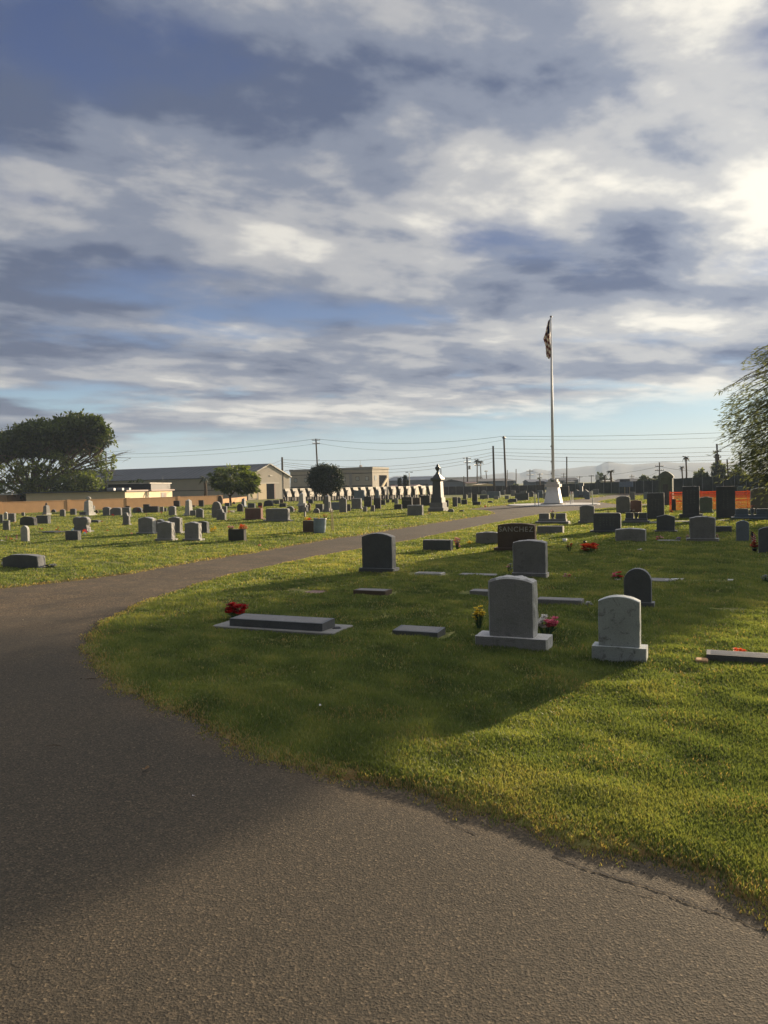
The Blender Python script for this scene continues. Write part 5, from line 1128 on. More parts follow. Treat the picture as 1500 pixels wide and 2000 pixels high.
# warehouse
Cn = gx(485, 148); Cr = gx(567, 160); Cf = gx(175, 178)
root = empty('warehouse', Cn, 0, 'long grey warehouse with a dark gabled roof and a tall open door', 'building')
u = (Cr-Cn); Wd = u.length; u.normalize(); v = (Cf-Cn); v = (v-u*v.dot(u)); Ln = v.length; v.normalize()
def W3d(a, b, z): return u*a+v*b+Vector((0, 0, z))
ze, zr = 4.45, 6.85
m = MB(); m.add([W3d(0, 0, 0), W3d(Wd, 0, 0), W3d(Wd, 0, ze), W3d(Wd/2, 0, zr), W3d(0, 0, ze), W3d(0, Ln, 0), W3d(Wd, Ln, 0), W3d(Wd, Ln, ze), W3d(Wd/2, Ln, zr), W3d(0, Ln, ze)], [(0, 1, 2, 3, 4), (9, 8, 7, 6, 5), (5, 0, 4, 9), (1, 6, 7, 2)])
m.build('wall', 'stucco_beige', root)
m = MB()
for s0, e0 in (((-.35, ze-.1), (Wd/2, zr+.12)), ((Wd+.35, ze-.1), (Wd/2, zr+.12))):
    k = 60
    m.add([W3d(s0[0], -.25, s0[1]), W3d(s0[0], Ln+.2, s0[1]), W3d(e0[0], Ln+.2, e0[1]), W3d(e0[0], -.25, e0[1]), W3d(s0[0], -.25, s0[1]+.14), W3d(s0[0], Ln+.2, s0[1]+.14), W3d(e0[0], Ln+.2, e0[1]+.14), W3d(e0[0], -.25, e0[1]+.14)], [(0, 3, 2, 1), (4, 5, 6, 7), (0, 1, 5, 4), (1, 2, 6, 5), (2, 3, 7, 6), (3, 0, 4, 7)])
rf = m.build('roof', 'roof_dark', root)
m = MB(); 
for i in range(40):
    y0 = Ln*i/40; m.add([W3d(-.3, y0, ze+.07), W3d(Wd/2, y0, zr+.285), W3d(Wd/2, y0+.1, zr+.285), W3d(-.3, y0+.1, ze+.07)], [(0, 3, 2, 1)])
m.build('roof_rib', 'roof_grey', rf)
m = MB()
for (a0, z0_, a1, z1_) in ((-.35, ze-.12, Wd/2, zr+.1), (Wd+.35, ze-.12, Wd/2, zr+.1)):
    m.add([W3d(a0, -.28, z0_), W3d(a1, -.28, z1_), W3d(a1, -.28, z1_+.22), W3d(a0, -.28, z0_+.22), W3d(a0, -.24, z0_), W3d(a1, -.24, z1_), W3d(a1, -.24, z1_+.22), W3d(a0, -.24, z0_+.22)], [(0, 1, 2, 3), (3, 2, 6, 7), (0, 4, 5, 1), (7, 6, 5, 4)])
m.build('fascia', 'paint_offwhite', root)
def onW(a0, a1, z0_, z1_, off, name, mat): 
    m = MB(); m.add([W3d(a0, -off, z0_), W3d(a1, -off, z0_), W3d(a1, -off, z1_), W3d(a0, -off, z1_), W3d(a0, 0, z0_), W3d(a1, 0, z0_), W3d(a1, 0, z1_), W3d(a0, 0, z1_)], [(0, 1, 2, 3), (3, 2, 6, 7), (0, 4, 5, 1), (0, 3, 7, 4), (1, 5, 6, 2)]); return m.build(name, mat, root)
onW(Wd*.42, Wd*.60, .02, 3.1, .03, 'door', 'door_dark'); onW(Wd*.24, Wd*.72, 3.15, 3.3, .07, 'door_rail', 'paint_offwhite'); onW(Wd*.22, Wd*.41, .02, 3.1, .1, 'sliding_door', 'stucco_cream'); onW(Wd*.60, Wd*.63, .02, 3.1, .06, 'door_jamb', 'granite_red'); onW(Wd*.5, Wd*.56, 4.6, 4.8, .12, 'lamp', 'paint_offwhite')
onW(Wd*.09, Wd*.2, .3, 2.9, .05, 'side_door', 'stucco_cream'); onW(Wd*.2, Wd*.21, .02, ze, .08, 'downpipe', 'metal_grey')
m = MB(); m.add([W3d(-.06, 0, 2.0), W3d(-.06, Ln, 2.0), W3d(-.06, Ln, 2.12), W3d(-.06, 0, 2.12)], [(0, 3, 2, 1)]); m.build('wall_band', 'trim_dark', root)
# cream annex
def boxb(A, B, depth, h, mat, name, parent, z0=0.):
    d = B-A; a = math.atan2(d.y, d.x); o = MB().box(0, d.length, 0, depth, z0-.1 if z0 == 0 else z0, h).build(name, mat, parent, A-parent.location, rotz=a); return o
A = gx(245, 108); B_ = gx(337, 130); root = empty('cream_building', A, 0, 'low cream building with a sunlit side wall behind the tan wall', 'building')
boxb(A, B_, 14, 2.2, 'stucco_cream', 'wall', root); a_ = math.atan2((B_-A).y, (B_-A).x); L_ = (B_-A).length
rt_ = MB().box(-.3, L_+.3, -.3, 14.3, 2.2, 2.38).build('roof', 'roof_dark', root, rotz=a_)
MB().box(-.32, L_+.32, -.34, -.3, 2.18, 2.40).build('fascia', 'granite_red', root, rotz=a_)
MB().box(L_*.72, L_*.85, -.03, 0, 1.1, 1.9).build('window', 'granite_red', root, rotz=a_); MB().box(L_*.74, L_*.78, -.045, -.03, 1.15, 1.85).build('pane', 'glass_pale', root, rotz=a_)
MB().box(L_*.45, L_*.46, -.06, 0, 0, 2.2).build('downpipe', 'metal_grey', root, rotz=a_)
MB().box(L_*.55, L_, .3, 7, 2.38, 3.35).build('roof_shed', 'trim_dark', root, rotz=a_); MB().box(L_*.5, L_+.2, .1, 7.2, 3.35, 3.47).build('shed_roof', 'paint_offwhite', root, rotz=a_)
for k in (.05, .2, .33): MB().box(L_*k, L_*k+.8, 2, 3, 2.38, 2.75, .05).build('roof_vent', 'metal_grey', root, rotz=a_)
MB().tube([(0, 0, 0), (0, 0, 1.2)], [.03, .02], 6).build('mast', 'metal_grey', root, tuple((B_-A)*.78+Vector((0, 0, 3.4))))
A2_ = gx(100, 120); root = empty('long_low_house', A2_, 0, 'shaded low house with a pale eave half hidden by the spreading tree', 'building'); boxb(A2_, gx(244, 120), 8, 2.0, 'stucco_grey', 'wall', root)
d_ = gx(244, 120)-A2_; MB().box(-.3, d_.length+.1, -.4, 8, 2.0, 2.12).build('roof', 'concrete_pale', root); MB().box(0, d_.length, 1, 7.5, 2.12, 2.9).build('upper_roof', 'roof_dark', root)
for k in (.35, .5, .62, .8): MB().box(d_.length*k, d_.length*k+.5, -.03, 0, 1.0, 1.6).build('window', 'door_dark', root)
A = gx(-60, 112); B_ = gx(14, 112); root = empty('small_house', A, 0, 'corner of a tan house with a flat white roof at the left edge', 'building'); boxb(A, B_, 7, 2.05, 'tan_wall', 'wall', root); MB().box(-.3, (B_-A).length+.7, -.4, 7.3, 2.05, 2.25).build('roof', 'concrete_pale', root)
MB().box(1.2, 2.0, -.03, 0, 1.0, 1.7).build('window', 'glass_pale', root)
# two-storey building
A = gx(568, 205); K = gx(728, 190); E = gx(760, 201); root = empty('office_building', K, 0, 'two-storey beige building with an outside stair on its sunlit end', 'building')
hh2 = 6.8; nrm = (E-K); 
m = MB(); back = E-K; pts = [A-K, Vector((0, 0, 0)), E-K, A-K+(E-K)]; m.add([p for p in pts]+[p+Vector((0, 0, hh2)) for p in pts], [(4, 5, 6, 7), (0, 1, 5, 4), (1, 2, 6, 5), (2, 3, 7, 6), (3, 0, 4, 7)]); m.build('wall', 'stucco_beige', root)
aL = math.atan2((K-A).y, (K-A).x); LL = (K-A).length; aR = math.atan2((E-K).y, (E-K).x); LR = (E-K).length
def onL(x0, x1, z0_, z1_, off, name, mat): return MB().box(x0-LL, x1-LL, -off, 0, z0_, z1_).build(name, mat, root, rotz=aL)
def onR(x0, x1, z0_, z1_, off, name, mat): return MB().box(x0, x1, -off, 0, z0_, z1_).build(name, mat, root, rotz=aR)
onL(-.15, LL+.15, hh2-.5, hh2+.12, .2, 'cornice', 'stucco_grey'); onL(0, LL, 5.35, 5.5, .1, 'band', 'trim_dark'); onL(0, LL, 2.15, 2.4, .1, 'band', 'trim_dark'); onR(-.1, LR, hh2-.35, hh2+.12, .15, 'cornice', 'stucco_beige')
for x in (.07, .2, .36, .52, .67, .83, .94): w_ = onL(LL*x-.55, LL*x+.55, 3.6, 4.6, .06, 'window', 'trim_dark'); MB().box(LL*x-.45-LL, LL*x+.45-LL, -.08, -.06, 3.7, 4.5).build('pane', 'glass_pale', w_, rotz=0); 
for o_ in root.children:
    if o_.name.startswith('window'):
        for c_ in o_.children: c_.matrix_parent_inverse = Matrix.Identity(4)
for x in (.75,): onL(LL*x-.4, LL*x+.4, 0, 5.4, .12, 'pilaster', 'stucco_grey')
onR(LR*.12, LR*.24, 3.6, 4.8, .06, 'window', 'glass_pale'); onR(LR*.4, LR*.86, .1, 4.9, .05, 'stairwell', 'door_dark')
m = MB(); m.add([(LR*.84, -.4, 3.7), (LR*.84, -.4, 4.5), (LR*.28, -.4, .8), (LR*.28, -.4, 0.), (LR*.84, -.1, 3.7), (LR*.84, -.1, 4.5), (LR*.28, -.1, .8), (LR*.28, -.1, 0.)], [(0, 3, 2, 1), (1, 2, 6, 5), (0, 1, 5, 4), (4, 5, 6, 7), (2, 3, 7, 6)]); m.build('stair', 'stucco_cream', root, rotz=aR)
for k, z in ((.35, 0), (.8, 0)): MB().box(-LL*(1-k), -LL*(1-k)+.5, 2, 2.5, hh2, hh2+.7).build('roof_vent', 'metal_grey', root, rotz=aL)
MB().tube([(-3, 4, hh2), (-3, 4, hh2+2)], [.05, .03], 6).build('mast', 'metal_grey', root)
# sheds and far buildings
def shed(a, b, depth, yl, yr_, wall, roof, label, gable=1.0, name='shed'):
    A = gx(*a); B = gx(*b); z1 = at(a[0], yl, a[1]).z; z2 = at(b[0], yr_, b[1]).z; h = (z1+z2)/2; d = B-A; L = d.length; root = empty(name, A, math.atan2(d.y, d.x), label, 'building')
    MB().box(0, L, 0, depth, -.1, h-gable).build('wall', wall, root)
    m = MB(); m.add([(-.3, -.4, h-gable-.05), (L+.3, -.4, h-gable-.05), (L+.3, depth+.4, h-gable-.05), (-.3, depth+.4, h-gable-.05), (-.3, depth/2, h), (L+.3, depth/2, h)], [(0, 3, 2, 1), (0, 1, 5, 4), (2, 3, 4, 5), (0, 4, 3), (1, 2, 5)]); m.build('roof', roof, root)
    for i in range(int(L/5)): 
        if i % 3 != 2: MB().box(2+i*5, 4.5+i*5, -.05, 0, 1, 2.6).build('door' if i % 2 else 'window', 'trim_dark', root)
    return root
shed((755,330),(846,320),16,931,930,'wall_bluegrey','roof_grey','blue-grey far shed right of the two-storey building',1.5)
shed((846,300),(945,300),18,931,932,'wall_bluegrey','slat_green','far shed with a greenish roof behind the monument',1.4); shed((905,235),(1008,245),12,935,934,'wall_bluegrey','roof_dark','dark blue shed behind the two tall utility poles',.8)
shed((1034,230),(1071,230),10,937,935,'wall_bluegrey','roof_grey','small shed left of the flagpole pedestal top',.7); shed((1086,230),(1130,230),10,932,933,'wall_bluegrey','roof_dark','small shed right of the flagpole pedestal top',.8)
shed((1195,190),(1262,185),10,934,936,'slat_brown','roof_dark','long low house behind the billboard',.7)
shed((913,190),(930,190),5,941,941,'paint_offwhite','granite_red','little white trailer in front of the blue sheds',.3,'trailer'); shed((924,180),(937,178),4,945,945,'stucco_cream','stucco_cream','small cream kiosk beside the little white trailer',.2,'kiosk')
shed((762,180),(810,178),5,948,946,'stucco_cream','granite_red','low sunlit building behind the bins',.3,'low_building'); shed((1108,220),(1122,220),5,939,939,'paint_offwhite','roof_grey','tiny white hut right of the pedestal top',.2,'hut')
shed((1183,170),(1200,170),4,938,937,'paint_offwhite','paint_offwhite','tiny white kiosk below the feathery palm',.2,'kiosk')
# hopper bins
for i in range(1, 21):
    px = 548+i*14.6; Yb = 128-i*.2; P = gx(px, Yb); root = empty('hopper_bin', P, R(20), 'pale tapered hopper bin with a centre rib, one of a long row', 'bin', 'pale hopper bins in a row behind the graves')
    w_ = 2.9; zt_ = 1.98; zb_ = .72; m = MB(); m.prism([(-w_*.2, zb_), (w_*.3, zb_), (w_*.5, zt_), (-w_*.5, zt_)], -.22, .22)
    root.rotation_euler = (0, 0, R(70)) ; m.build('hopper', 'bin_white', root)
    MB().box(-w_*.5-.03, w_*.5+.03, -.27, .27, zt_, zt_+.1).build('rim', 'paint_offwhite', root); MB().box(-.03, .03, -.235, -.22, zb_, zt_).build('rib', 'metal_grey', root); MB().prism([(-w_*.2-.03, zb_), (-w_*.2, zb_), (-w_*.5, zt_), (-w_*.5-.03, zt_)], -.25, .25).build('shade_end_panel', 'slat_brown', root); MB().box(-w_*.45, w_*.45, -.1, .2, .05, zb_).build('skirt', 'slat_brown', root)  # brown end paints in its shade; skirt fills the dark space below
    for s_ in (-1, 1): MB().box(s_*.6-.05, s_*.6+.05, -.2, .2, -.05, zb_).build('leg', 'metal_dark', root)
# billboard, tank sign
A = gx(1209, 128); B_ = gx(1236, 126); d = B_-A; root = empty('billboard', A, math.atan2(d.y, d.x), 'pale blue blank board on two posts in front of the slatted fence', 'billboard'); z1 = at(1222, 940.5, 127).z; z0 = at(1222, 951, 127).z
MB().box(0, d.length, 0, .12, z0, z1).build('panel', 'sign_blue', root)
for k in (.38, .72): MB().box(d.length*k, d.length*k+.14, .03, .1, -.1, z0).build('post', 'wood_pale', root)
A = gx(1167, 135); root = empty('tank_sign', A, 0, 'small white box sign on two dark legs', 'sign'); z1 = at(1167, 927.5, 135).z; z0 = at(1167, 937, 135).z; MB().box(-.27, .27, -.2, .2, z0, z1, .03).build('box', 'paint_white', root)
for s_ in (-1, 1): MB().box(s_*.17-.05, s_*.17+.05, -.05, .05, -.1, z0).build('leg', 'metal_dark', root)
# ------------------------------------------------------------------ utility poles and wires
def upole(px, yt, Y, r, label, arms=(), dx=0, kind='utility_pole', mat='wood_pole', ytr=None):
    P = gx(px+dx, Y); zt = at(px, yt, Y).z; lx = at(px, yt, Y).x-P.x
    root = empty(kind, P, 0, label, 'utility pole', 'utility poles beyond the cemetery'); MB().tube([(0, 0, -.2), (lx, 0, zt)], [r*1.25, r], 8).build('pole', mat, root)
    for z, w in arms:
        zz_ = zt-z; x_ = lx*zz_/zt; am = MB().box(x_-w, x_+w, -.08, .08, zz_-.07, zz_+.07).build('crossarm', mat, root)
        m = MB()
        for k in (-.92, -.45, .45, .92): m.lathe([(.07, zz_+.07), (.09, zz_+.16), (.05, zz_+.28)], 7, (x_+w*k, 0, 0))
        m.build('insulators', 'metal_grey', am)
    return P+Vector((lx, 0, zt))
T207 = upole(207,883,165,.13,'pole behind the spreading tree branches')
T551 = upole(551,893,158,.19,'bare brown pole right of the warehouse door',dx=1.5)
T617 = upole(617,857,172,.16,'pole with two crossarms behind the round tree',((.3,.9),(1.1,.8)),dx=6)
T963 = upole(963,871,150,.17,'straight black pole left of the leaning one',dx=3)
T984 = upole(984,852,153,.17,'tall leaning black pole left of the flagpole',((.4,.3),),dx=5)
T1107 = upole(1107,892,150,.12,'plain pole right of the flagpole'); T912 = upole(912,893,230,.2,'pole with a transformer left of the twin palms',((.4,1.2),(1.6,1.)),dx=2)
MB().lathe([(.35,0),(.38,.1),(.38,1.),(.2,1.1)],10,(.6,0,-3.6)).build('transformer','metal_grey',[o for o in C.objects if o.get('label')=='pole with a transformer left of the twin palms'][0],tuple(Vector((0,0,T912.z))))
upole(932,906,230,.16,'thin pole under the left twin palm',((.5,.9),)); upole(949,919,260,.14,'short pole between the palms and the black pole',((.3,.6),),dx=4)
upole(861,915,200,.12,'plain pole just right of the urn monument',dx=1); upole(906,930,190,.1,'short pole left of the white trailer'); upole(1008,916,250,.13,'thin pole left of the wide dark headstone'); upole(991,918,280,.12,'thin pole right of the leaning black pole')
T1035 = upole(1035,917,280,.14,'small double-arm pole against the hills left of the flagpole',((.6,1.2),(2.,1.2)))
upole(1054,925,320,.14,'smaller double-arm pole close to the flagpole',((.4,1.2),(1.8,1.))); upole(1101,924,320,.14,'distant double-arm pole right of the flagpole',((.4,1.2),(1.6,1.2))); upole(1132,930,320,.12,'faint far pole right of the small shed',((.4,1.2),)); upole(1155,928,300,.12,'faint far pole left of the tank sign',((.3,1.),))
T1234 = upole(1234,927,260,.12,'faint pole behind the billboard',((.6,.9),(1.2,.7))); T1288 = upole(1288,903,190,.14,'pole with two crossarms above the tomb house',((1.,1.0),(2.,1.1)))
T1399 = upole(1400,867,150,.17,'tall pole beside the shaggy-trunk palm',((1.5,.8),(2.6,.7)),dx=4); upole(1420,897,140,.13,'leaning plain pole left of the drooping tree',dx=4); upole(1427,921,130,.1,'short pole left of the drooping tree',((.2,.3),))
upole(693,934,200,.1,'short lamp pole before the two-storey building',((.3,.5),)); 
P = gx(800, 160); zt_ = at(800, 923, 160).z; root = empty('street_lamp', P, 0, 'double-headed street lamp above the bins', 'street lamp'); MB().tube([(0,0,0),(0,0,zt_)],[.1,.07],8).build('pole','metal_grey',root)
for s_ in (-1, 1): MB().box(s_*.2,s_*.75,-.12,.12,zt_,zt_+.14).build('lamp_head','metal_dark',root) if s_ > 0 else MB().box(-.75,-.2,-.12,.12,zt_,zt_+.14).build('lamp_head','metal_dark',root)
P = gx(556, 170); zt_ = at(556, 919, 170).z; root = empty('street_lamp', P, 0, 'curved street lamp between the warehouse and the two-storey building', 'street lamp'); MB().tube([(0,0,0),(0,0,zt_-.3),(.4,0,zt_),(1.3,0,zt_+.05)],[.1,.07,.06,.05],7).build('pole','metal_grey',root); MB().box(1.2,2.1,-.15,.15,zt_-.02,zt_+.14).build('lamp_head','metal_dark',root)
def wire(a, b, sag, r, label):
    a = Vector(a); b = Vector(b); k = 24; pts = [a.lerp(b, i/k)-Vector((0, 0, sag*4*(i/k)*(1-i/k))) for i in range(k+1)]; m = MB(); m.tube([p-a for p in pts], [r]*(k+1), 4); tag(m.build('power_line', 'wire_black', None, a), label, 'power line', 'overhead lines strung between the utility poles')
V = Vector
off = at(1640, 833, 150); offl = at(-80, 872, 190)
wire(T617, T984, 1.2, .028, 'highest line from the two-armed pole to the leaning black pole'); wire(T617-V((0,0,.9)), T984-V((0,0,.7)), 1.9, .022, 'second highest line reaching the leaning black pole')
wire(T984, off, .6, .028, 'highest line right of the leaning black pole'); wire(T984-V((0,0,.55)), off-V((0,0,.9)), .8, .024, 'second highest line right of the leaning black pole')
wire(offl, T617, 2.6, .028, 'upper sagging line left of the two-armed pole'); wire(offl-V((0,0,.5)), T617-V((0,0,1.1)), 2.6, .022, 'lower sagging line left of the two-armed pole')
off2 = at(1640, 856, 140)
for k, (z, s_, l) in enumerate(((.5, 1.0, 'top'), (1.0, 1.8, 'second'), (1.35, 2.0, 'third'), (1.75, 2.1, 'lowest'))):
    wire(T551-V((0,0,z)), T963-V((0,0,z+.2*k)), s_, .024, l+' of four lines from the bare brown pole to the straight black pole')
    wire(T963-V((0,0,z+.2*k)), off2-V((0,0,z+.2*k)), .7+.2*k, .024, l+' of four lines passing behind the flagpole')
for k, (z, l) in enumerate(((.5, 'upper'), (1.2, 'lower'))): wire(T551-V((0,0,z)), at(470, 915+k*2, 140), .5, .022, l+' short line from the bare brown pole to the warehouse roof')
wire(T1035-V((0,0,.6)), T1288-V((0,0,1)), 2.2, .03, 'faint line crossing the hills behind the flagpole'); wire(T1288-V((0,0,1)), at(1480,905,180), 1.5, .025, 'faint line right of the tomb house pole')
wire(T1234-V((0,0,.6)), T1288-V((0,0,2)), 1., .025, 'faint low line above the billboard'); wire(T912-V((0,0,1)), T963-V((0,0,3)), 1., .022, 'short line between the transformer pole and the black pole')
# ------------------------------------------------------------------ hills
ridge = [(-300,955),(100,953),(500,946),(700,940),(752,934),(775,929.5),(795,930),(815,934),(850,938),(900,939),(925,932),(941,928),(955,927.5),(975,925),(999,922.5),(1015,925),(1030,920),(1047,916),(1058,917.5),(1072,920),(1090,916),(1113,915),(1144,911),(1167,910),(1178,905),(1188,902),(1200,904),(1216,906),(1235,908),(1255,906.5),(1282,904),(1300,902),(1325,905),(1350,904),(1393,904),(1442,901),(1500,905),(1600,908),(1750,915),(1900,925)]
Yh = 2700; vs = []; k = 7; rg = random.Random(2); rp = []
for i in range(len(ridge)-1):
    for j in range(6):
        t_ = j/6; rp.append((ridge[i][0]+(ridge[i+1][0]-ridge[i][0])*t_, ridge[i][1]+(ridge[i+1][1]-ridge[i][1])*t_+rg.uniform(-.35, .35)))
prof = [(0, 0), (.25, .22), (.5, .42), (.75, .74), (1, 1), (1.4, .7), (1.9, 0)]
for a_i, (px, py) in enumerate(rp):
    top = at(px, py, Yh)
    for q_, (dyy, hh_) in enumerate(prof):
        yy_ = Yh-600+600*dyy*.95 if dyy <= 1 else Yh+(dyy-1)*350; w_ = .05*math.sin(a_i*.35+q_) if 0 < q_ < 4 else 0
        vs.append((top.x*(yy_/Yh), yy_, -.5+(top.z+.5)*(hh_+w_*hh_)))
n_ = len(prof); fs = [(i*n_+j, (i+1)*n_+j, (i+1)*n_+j+1, i*n_+j+1) for i in range(len(rp)-1) for j in range(n_-1)]
simple('hill', (.075, .08, .06), .95, var=.3, scale=.01, bmp=0)
hl = link('hills', vs, fs, 'hill', smooth=True); tag(hl, kind='structure')
# ------------------------------------------------------------------ sky, sun, haze
SUN_AZ, SUN_EL = 40.5, 10.8
w = bpy.data.worlds.new('World'); scn.world = w; w.use_nodes = True; t = w.node_tree; t.nodes.clear()
out = t.nodes.new('ShaderNodeOutputWorld'); bg = t.nodes.new('ShaderNodeBackground'); t.links.new(bg.outputs[0], out.inputs[0])
sky = t.nodes.new('ShaderNodeTexSky'); sky.sky_type = 'NISHITA'; sky.sun_disc = False; sky.sun_elevation = R(SUN_EL); sky.sun_rotation = R(SUN_AZ); sky.air_density = 1; sky.dust_density = .6; sky.ozone_density = 2
def M(op, a, b=None, c=None, clamp=False):
    n = t.nodes.new('ShaderNodeMath'); n.operation = op; n.use_clamp = clamp
    for i, v in enumerate((a, b, c)):
        if v is None: continue
        if isinstance(v, (int, float)): n.inputs[i].default_value = v
        else: t.links.new(v, n.inputs[i])
    return n.outputs[0]
tcg = t.nodes.new('ShaderNodeTexCoord').outputs['Generated']; sp = t.nodes.new('ShaderNodeSeparateXYZ'); t.links.new(tcg, sp.inputs[0]); X_, Y_, Z_ = sp.outputs
az_ = M('ARCTAN2', X_, Y_); el_ = M('ARCSINE', Z_)
zc = M('MAXIMUM', Z_, 0.0); den = M('ADD', zc, .10)
U_ = M('DIVIDE', X_, den); V_ = M('DIVIDE', Y_, den)
ca, sa = math.cos(R(28)), math.sin(R(28))     # cloud streets run from lower left to upper right
U2 = M('ADD', M('MULTIPLY', U_, ca), M('MULTIPLY', V_, sa)); V2 = M('SUBTRACT', M('MULTIPLY', V_, ca), M('MULTIPLY', U_, sa))
def sn(su, sv, scale, det, rough, dist, seed):
    cb = t.nodes.new('ShaderNodeCombineXYZ'); t.links.new(M('MULTIPLY', U2, su), cb.inputs[0]); t.links.new(M('MULTIPLY', V2, sv), cb.inputs[1]); cb.inputs[2].default_value = seed
    n = t.nodes.new('ShaderNodeTexNoise'); n.inputs['Scale'].default_value = scale; n.inputs['Detail'].default_value = det; n.inputs['Roughness'].default_value = rough; n.inputs['Distortion'].default_value = dist; t.links.new(cb.outputs[0], n.inputs['Vector']); return n.outputs['Fac']
n_cov = sn(.9, 1.15, 1.4, 8, .54, .15, 3.1); n_sh = sn(.9, 1.2, 1.75, 9, .54, .2, 11.7)
cb_ = t.nodes.new('ShaderNodeCombineXYZ'); t.links.new(az_, cb_.inputs[0]); t.links.new(M('MULTIPLY', el_, 2.0), cb_.inputs[1]); lump = t.nodes.new('ShaderNodeTexNoise'); lump.inputs['Scale'].default_value = 9; lump.inputs['Detail'].default_value = 7; lump.inputs['Roughness'].default_value = .55; t.links.new(cb_.outputs[0], lump.inputs['Vector'])
lump_ = M('MULTIPLY', M('SUBTRACT', lump.outputs['Fac'], .5), .34); n_sh = M('ADD', n_sh, lump_); n_cov = M('ADD', n_cov, M('MULTIPLY', lump_, .6)); n_big = sn(.8, 1.2, .35, 2, .5, 0, 5.5)
def blob(px, py, rx, ry, amp):      # one large cloud mass, placed by compass bearing and height above the horizon
    d = ray(px, py).normalized(); a0 = math.atan2(d.x, d.y); e0 = math.asin(d.z); k = 1/F
    ex = M('DIVIDE', M('SUBTRACT', az_, a0), rx*k); ey = M('DIVIDE', M('SUBTRACT', el_, e0), ry*k)
    tilt = M('ADD', ey, M('MULTIPLY', ex, -.12)); q = M('ADD', M('MULTIPLY', ex, ex), M('MULTIPLY', tilt, tilt)); return M('MULTIPLY', M('POWER', 2.718, M('MULTIPLY', q, -1)), amp)
def acc(L):
    s_ = None
    for b_ in L: v_ = blob(*b_); s_ = v_ if s_ is None else M('ADD', s_, v_)
    return s_
covb_ = acc([(60,240,220,170,-.12),(420,120,190,60,-.08),(350,560,250,60,-.13),(900,470,200,45,-.12),(640,610,260,40,-.16),(200,770,260,28,-.12),(1240,560,220,50,-.05),(120,560,160,40,-.12),(620,280,120,100,-.06),(450,430,60,40,-.08),(450,340,160,90,.10),(250,460,220,50,.1),(1300,280,220,160,.08)])
shb = acc([(1250,90,250,120,-.12),(200,150,420,180,-.12),(700,90,420,90,-.06),(1050,110,160,70,-.12),(360,330,140,70,.12),(500,480,170,45,.06),(1080,350,200,60,.12),(800,430,160,40,.14),(1400,400,200,60,.04),(1200,480,260,45,-.14),(950,590,420,50,-.10),(1350,560,160,40,-.10),(300,650,320,28,.12),(1300,640,300,26,.14),(850,730,500,20,-.10),(400,800,420,20,.06),(900,800,420,22,.12),(320,855,200,10,-.12),(1300,780,200,22,.16),(80,560,200,60,-.1)])
covb = M('MULTIPLY', covb_, .72); cov_in = M('ADD', M('ADD', n_cov, covb), .045); sh_in = M('ADD', M('ADD', n_sh, M('MULTIPLY', shb, .8)), M('MULTIPLY', M('ADD', az_, -.12), .15))
base_el = M('ADD', el_, M('MULTIPLY', az_, -.055))       # the cloud deck ends a little above the horizon
edge_ = M('MULTIPLY', M('SUBTRACT', M('ADD', base_el, M('MULTIPLY', M('SUBTRACT', n_sh, .5), .05)), .058), 28, clamp=True)
def rmp(src, stops):
    r_ = t.nodes.new('ShaderNodeValToRGB'); e = r_.color_ramp.elements
    while len(e) < len(stops): e.new(.5)
    for k_, (p_, c_) in enumerate(stops): e[k_].position = p_; e[k_].color = (*c_, 1) if not isinstance(c_, (int, float)) else (c_, c_, c_, 1)
    r_.color_ramp.interpolation = 'EASE'; t.links.new(src, r_.inputs[0]); return r_.outputs[0]
cov = M('MULTIPLY', rmp(cov_in, [(.30, 0.), (.52, 1.)]), edge_)
S_lin = lambda r_, g_, b_: tuple(((v_/255+.055)/1.055)**2.4 if v_ > 10 else v_/3294 for v_ in (r_, g_, b_))
cloud = rmp(sh_in, [(.28, S_lin(88,100,128)), (.42, S_lin(130,138,156)), (.55, S_lin(176,177,181)), (.70, S_lin(226,222,214))])
blue = rmp(M('MULTIPLY', el_, 1.8), [(0, S_lin(205,215,212)), (.07, S_lin(190,212,218)), (.16, S_lin(160,195,214)), (.28, S_lin(116,143,184)), (.55, S_lin(84,101,144)), (1, S_lin(70,87,132))])
def mx(f_, a_, b_, mode='MIX'):
    m_ = t.nodes.new('ShaderNodeMix'); m_.data_type = 'RGBA'; m_.blend_type = mode; m_.clamp_result = False
    for s_, v_ in ((0, f_), (6, a_), (7, b_)):
        if isinstance(v_, (int, float)): m_.inputs[s_].default_value = v_
        elif isinstance(v_, tuple): m_.inputs[s_].default_value = (*v_, 1)
        else: t.links.new(v_, m_.inputs[s_])
    return m_.outputs[2]
nis = mx(1., sky.outputs[0], (.10, .10, .10), 'MULTIPLY')
blue = mx(.12, blue, nis)
skyc = mx(cov, blue, cloud)
sd_ = Vector((math.sin(R(29))*math.cos(R(17)), math.cos(R(29))*math.cos(R(17)), math.sin(R(17))))
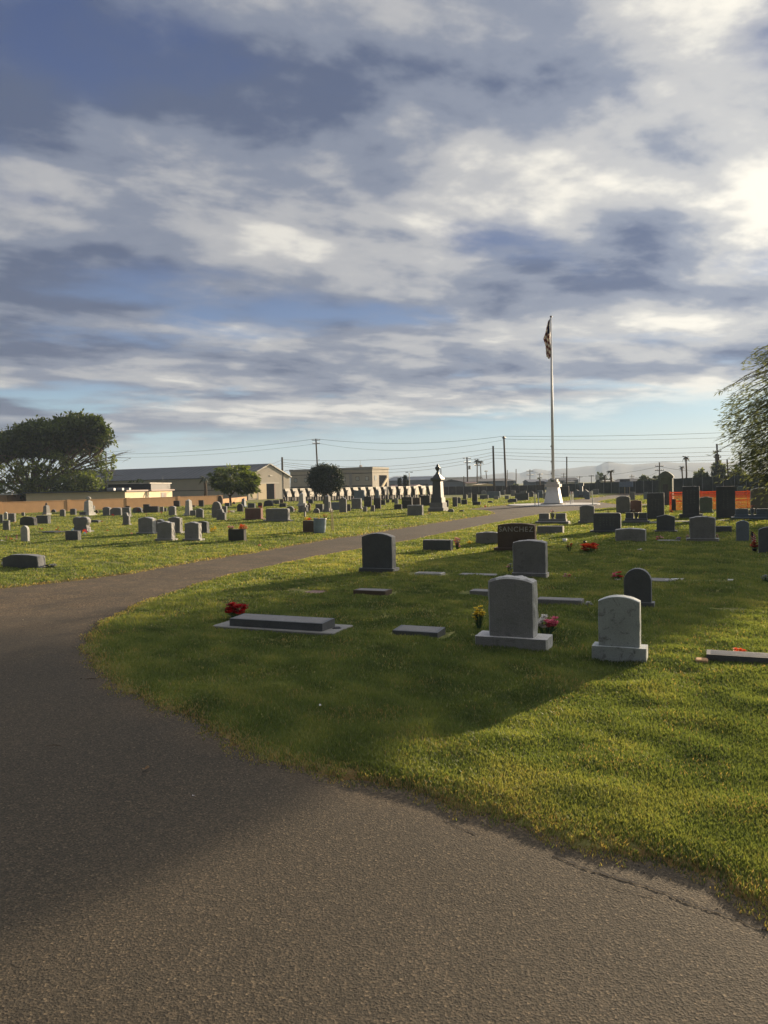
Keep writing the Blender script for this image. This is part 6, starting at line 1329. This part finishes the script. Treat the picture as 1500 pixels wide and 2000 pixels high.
dt = M('ADD', M('ADD', M('MULTIPLY', X_, sd_.x), M('MULTIPLY', Y_, sd_.y)), M('MULTIPLY', Z_, sd_.z)); glow = M('POWER', M('MAXIMUM', dt, 0.), 14); side_ = M('ADD', M('MULTIPLY', M('SMOOTH_MIN', M('MAXIMUM', M('MULTIPLY', M('ADD', dt, .15), 1.25), 0.), 1., .1), .66), .34)  # sky behind the camera dimmed so the stone fronts stay dark
zen_ = M('ADD', M('MULTIPLY', M('MULTIPLY', M('SUBTRACT', el_, .64), 2., clamp=True), 2.4), 1.); side_ = M('MULTIPLY', side_, zen_)  # unseen overhead sky brightened as fill light for lawn and road
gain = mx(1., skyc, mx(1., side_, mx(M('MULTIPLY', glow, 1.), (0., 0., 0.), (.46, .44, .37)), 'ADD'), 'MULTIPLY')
WS = 4.8
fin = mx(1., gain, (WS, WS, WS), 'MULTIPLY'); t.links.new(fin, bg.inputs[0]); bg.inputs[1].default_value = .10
sl = bpy.data.lights.new('sun', 'SUN'); sl.energy = 5.0; sl.angle = R(.55); sl.color = (1, .78, .52)
so = bpy.data.objects.new('sun', sl); C.objects.link(so); sv = Vector((math.sin(R(SUN_AZ))*math.cos(R(SUN_EL)), math.cos(R(SUN_AZ))*math.cos(R(SUN_EL)), math.sin(R(SUN_EL))))
so.rotation_euler = sv.to_track_quat('Z', 'Y').to_euler(); so.location = (0, 0, 60)
m = bpy.data.materials.new('haze_air'); m.use_nodes = True; tt = m.node_tree; tt.nodes.clear(); oo = tt.nodes.new('ShaderNodeOutputMaterial'); pv = tt.nodes.new('ShaderNodeVolumePrincipled')
pv.inputs['Color'].default_value = (.62, .78, 1, 1); pv.inputs['Density'].default_value = .00032; pv.inputs['Anisotropy'].default_value = .0; tt.links.new(pv.outputs[0], oo.inputs['Volume']); MAT['haze_air'] = m
hz = MB().box(-3400, 3400, -300, 3400, -1.2, 96).build('haze', 'haze_air'); tag(hz, 'thin pale air haze over the far hills', 'haze', kind='stuff')
scn.view_settings.view_transform = 'Standard'; scn.view_settings.look = 'None'; scn.view_settings.exposure = 1.1; scn.view_settings.gamma = 1
scn.cycles.volume_bounces = 0
